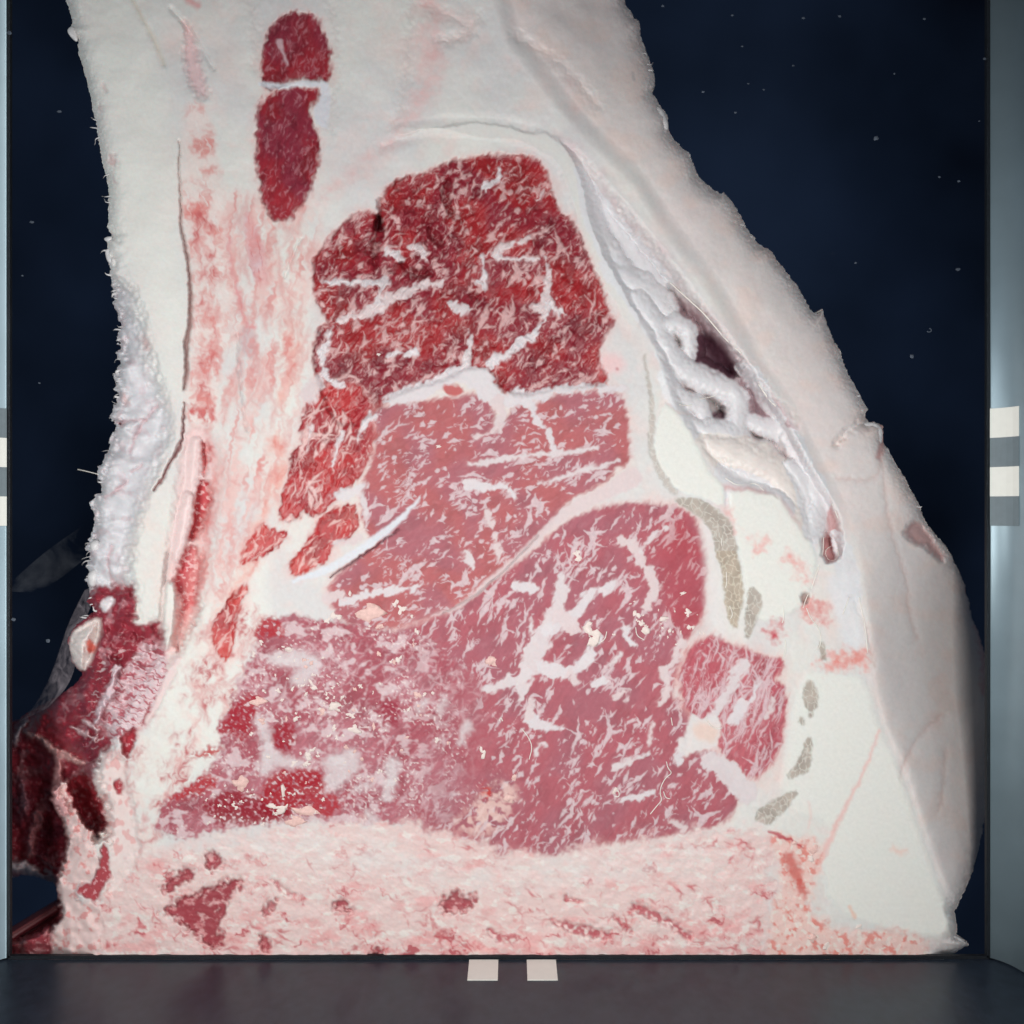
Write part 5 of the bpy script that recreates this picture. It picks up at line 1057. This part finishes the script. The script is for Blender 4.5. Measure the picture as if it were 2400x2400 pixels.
# ------------------------------------------------------------------ the hood: walls, rim and the centimetre marks
hood = bpy.data.objects.new('imaging_hood', None); COL.objects.link(hood)
hood.location = W(1200, EB + 20); hb = Vector(hood.location)
tag(hood, 'dark imaging hood with grey side walls and white scale squares round the glass', 'hood')
M_WALL = solid('satin_metal', (0.32, 0.42, 0.47), 0.38, 0.5, 0.06, 60, 0.5, 0, 0.05)
M_BLACK = solid('black_acrylic', (0.022, 0.031, 0.046), 0.30, 0.6, 0.2, 300)
M_RIM = solid('black_gasket', (0.010, 0.012, 0.016), 0.5, 0.4, 0.2, 700, 0, 0, 0.3)
M_WSQ = solid('white_mark', (0.80, 0.80, 0.74), 0.6, 0.2, 0.02, 400)
M_GSQ = solid('grey_mark', (0.16, 0.20, 0.22), 0.5, 0.3, 0.05, 400)
# each side wall starts at the glass as a flange, its rounding shaped to grade the light, and turns towards the camera (offset outwards, depth; mm)
PROF = [(0.0, 0.0), (1.2, 0.7), (2.4, 1.6), (3.6, 2.8), (4.7, 4.3), (5.5, 6.0), (6.2, 8.0), (6.7, 10.5), (7.1, 14.0), (7.5, 20.0), (7.8, 30.0)]
def strip(side, prof, z0, z1, off=0.0, th=0.0):
    xe = x1 if side > 0 else x0
    v = []; f = []
    for a_, b_ in prof:
        for z in (z0, z1):
            v.append((xe + side * (a_ * 0.001 + 0.0004) - side * off * 0.7 - hb.x, -b_ * 0.001 - off * 0.7, z - hb.z))
    n = len(prof)
    for i in range(n - 1): f.append((2 * i, 2 * i + 1, 2 * i + 3, 2 * i + 2) if side > 0 else (2 * i, 2 * i + 2, 2 * i + 3, 2 * i + 1))
    if th:
        m0 = len(v)
        v += [(p[0] + side * th, p[1] + th * 0.6, p[2]) for p in v]
        for i in range(n - 1): f.append((m0 + 2 * i, m0 + 2 * i + 2, m0 + 2 * i + 3, m0 + 2 * i + 1))
        for i in range(n - 1):
            f.append((2 * i, 2 * i + 2, m0 + 2 * i + 2, m0 + 2 * i)); f.append((2 * i + 1, m0 + 2 * i + 1, m0 + 2 * i + 3, 2 * i + 3))
        f.append((0, m0, m0 + 1, 1)); f.append((2 * n - 2, 2 * n - 1, m0 + 2 * n - 1, m0 + 2 * n - 2))
    return v, f
def ease(prof, t):
    k_ = min(int(t), len(prof) - 2); u = t - k_
    return tuple(prof[k_][q] + (prof[k_ + 1][q] - prof[k_][q]) * u for q in (0, 1))
for sd in (-1, 1):
    v, f = strip(sd, chaikin(PROF, False, 1), zb, zt, 0, 0.0015)
    link('side_panel', mesh_of(v, f), M_WALL, hood)
    # rim between wall and glass
    v, f = box(*sorted((x0 - hb.x - 0.0004, x0 - hb.x + 0.0007)) if sd < 0 else sorted((x1 - hb.x - 0.0007, x1 - hb.x + 0.0004)), 0.0001, 0.0012, zb - hb.z, zt - hb.z)
    link('gasket', mesh_of(v, f, False), M_RIM, hood)
    for k_ in range(4):
        z_hi = (1200 - (958 + k_ * 68.5)) * S; z_lo = z_hi - 0.0101
        white = (k_ % 2 == 0) if sd > 0 else (k_ % 2 == 1)
        v, f = strip(sd, PROF[:6], z_lo, z_hi, 0.0004, 0.0002)
        link('scale_square', mesh_of(v, f, False), M_WSQ if white else M_GSQ, hood)
# added unseen plate round the opening, behind the flanges, blocking stray lamp light
for bx_ in ((x0 - 0.09, x0 - 0.0009, zb - 0.06, zt + 0.06), (x1 + 0.0009, x1 + 0.09, zb - 0.06, zt + 0.06), (x0 - 0.0008, x1 + 0.0008, zb - 0.06, zb - 0.0034), (x0 - 0.0008, x1 + 0.0008, zt + 0.0034, zt + 0.06)):
    v, f = box(bx_[0] - hb.x, bx_[1] - hb.x, 0.0014, 0.0034, bx_[2] - hb.z, bx_[3] - hb.z)
    link('light_block_plate', mesh_of(v, f, False), M_RIM, hood)
# bottom and top walls
v, f = box(x0 - hb.x - 0.03, x1 - hb.x + 0.03, -0.075, 0.0, zb - hb.z - 0.003, zb - hb.z - 0.0006)
link('bottom_panel', mesh_of(v, f, False), M_BLACK, hood)
v, f = box(x0 - hb.x, x1 - hb.x, 0.0001, 0.0012, zb - hb.z - 0.0006, zb - hb.z + 0.0006)
link('gasket', mesh_of(v, f, False), M_RIM, hood)
for cx_ in (1134, 1268.5):
    xx, _, _ = W(cx_, 0)
    v, f = box(xx - 0.005 - hb.x, xx + 0.005 - hb.x, -0.0105, -0.0004, zb - hb.z - 0.0006, zb - hb.z - 0.0003)
    link('scale_square', mesh_of(v, f, False), M_WSQ, hood)
v, f = box(x0 - hb.x - 0.03, x1 - hb.x + 0.03, -0.06, 0.0, zt - hb.z + 0.0006, zt - hb.z + 0.003)
link('top_panel', mesh_of(v, f, False), M_BLACK, hood)

# ------------------------------------------------------------------ the dark room behind
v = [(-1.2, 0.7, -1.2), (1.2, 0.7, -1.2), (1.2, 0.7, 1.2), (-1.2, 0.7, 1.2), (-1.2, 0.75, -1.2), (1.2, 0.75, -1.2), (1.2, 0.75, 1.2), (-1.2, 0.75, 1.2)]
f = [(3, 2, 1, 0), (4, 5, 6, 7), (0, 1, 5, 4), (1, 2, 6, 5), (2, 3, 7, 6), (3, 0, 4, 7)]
o = link('background', mesh_of(v, f, False), solid('dark_room', (0.055, 0.085, 0.150), 0.9, 0.1, 0.7, 2.2))  # bluish variation in the colour stands for a faint glow
o['kind'] = 'structure'
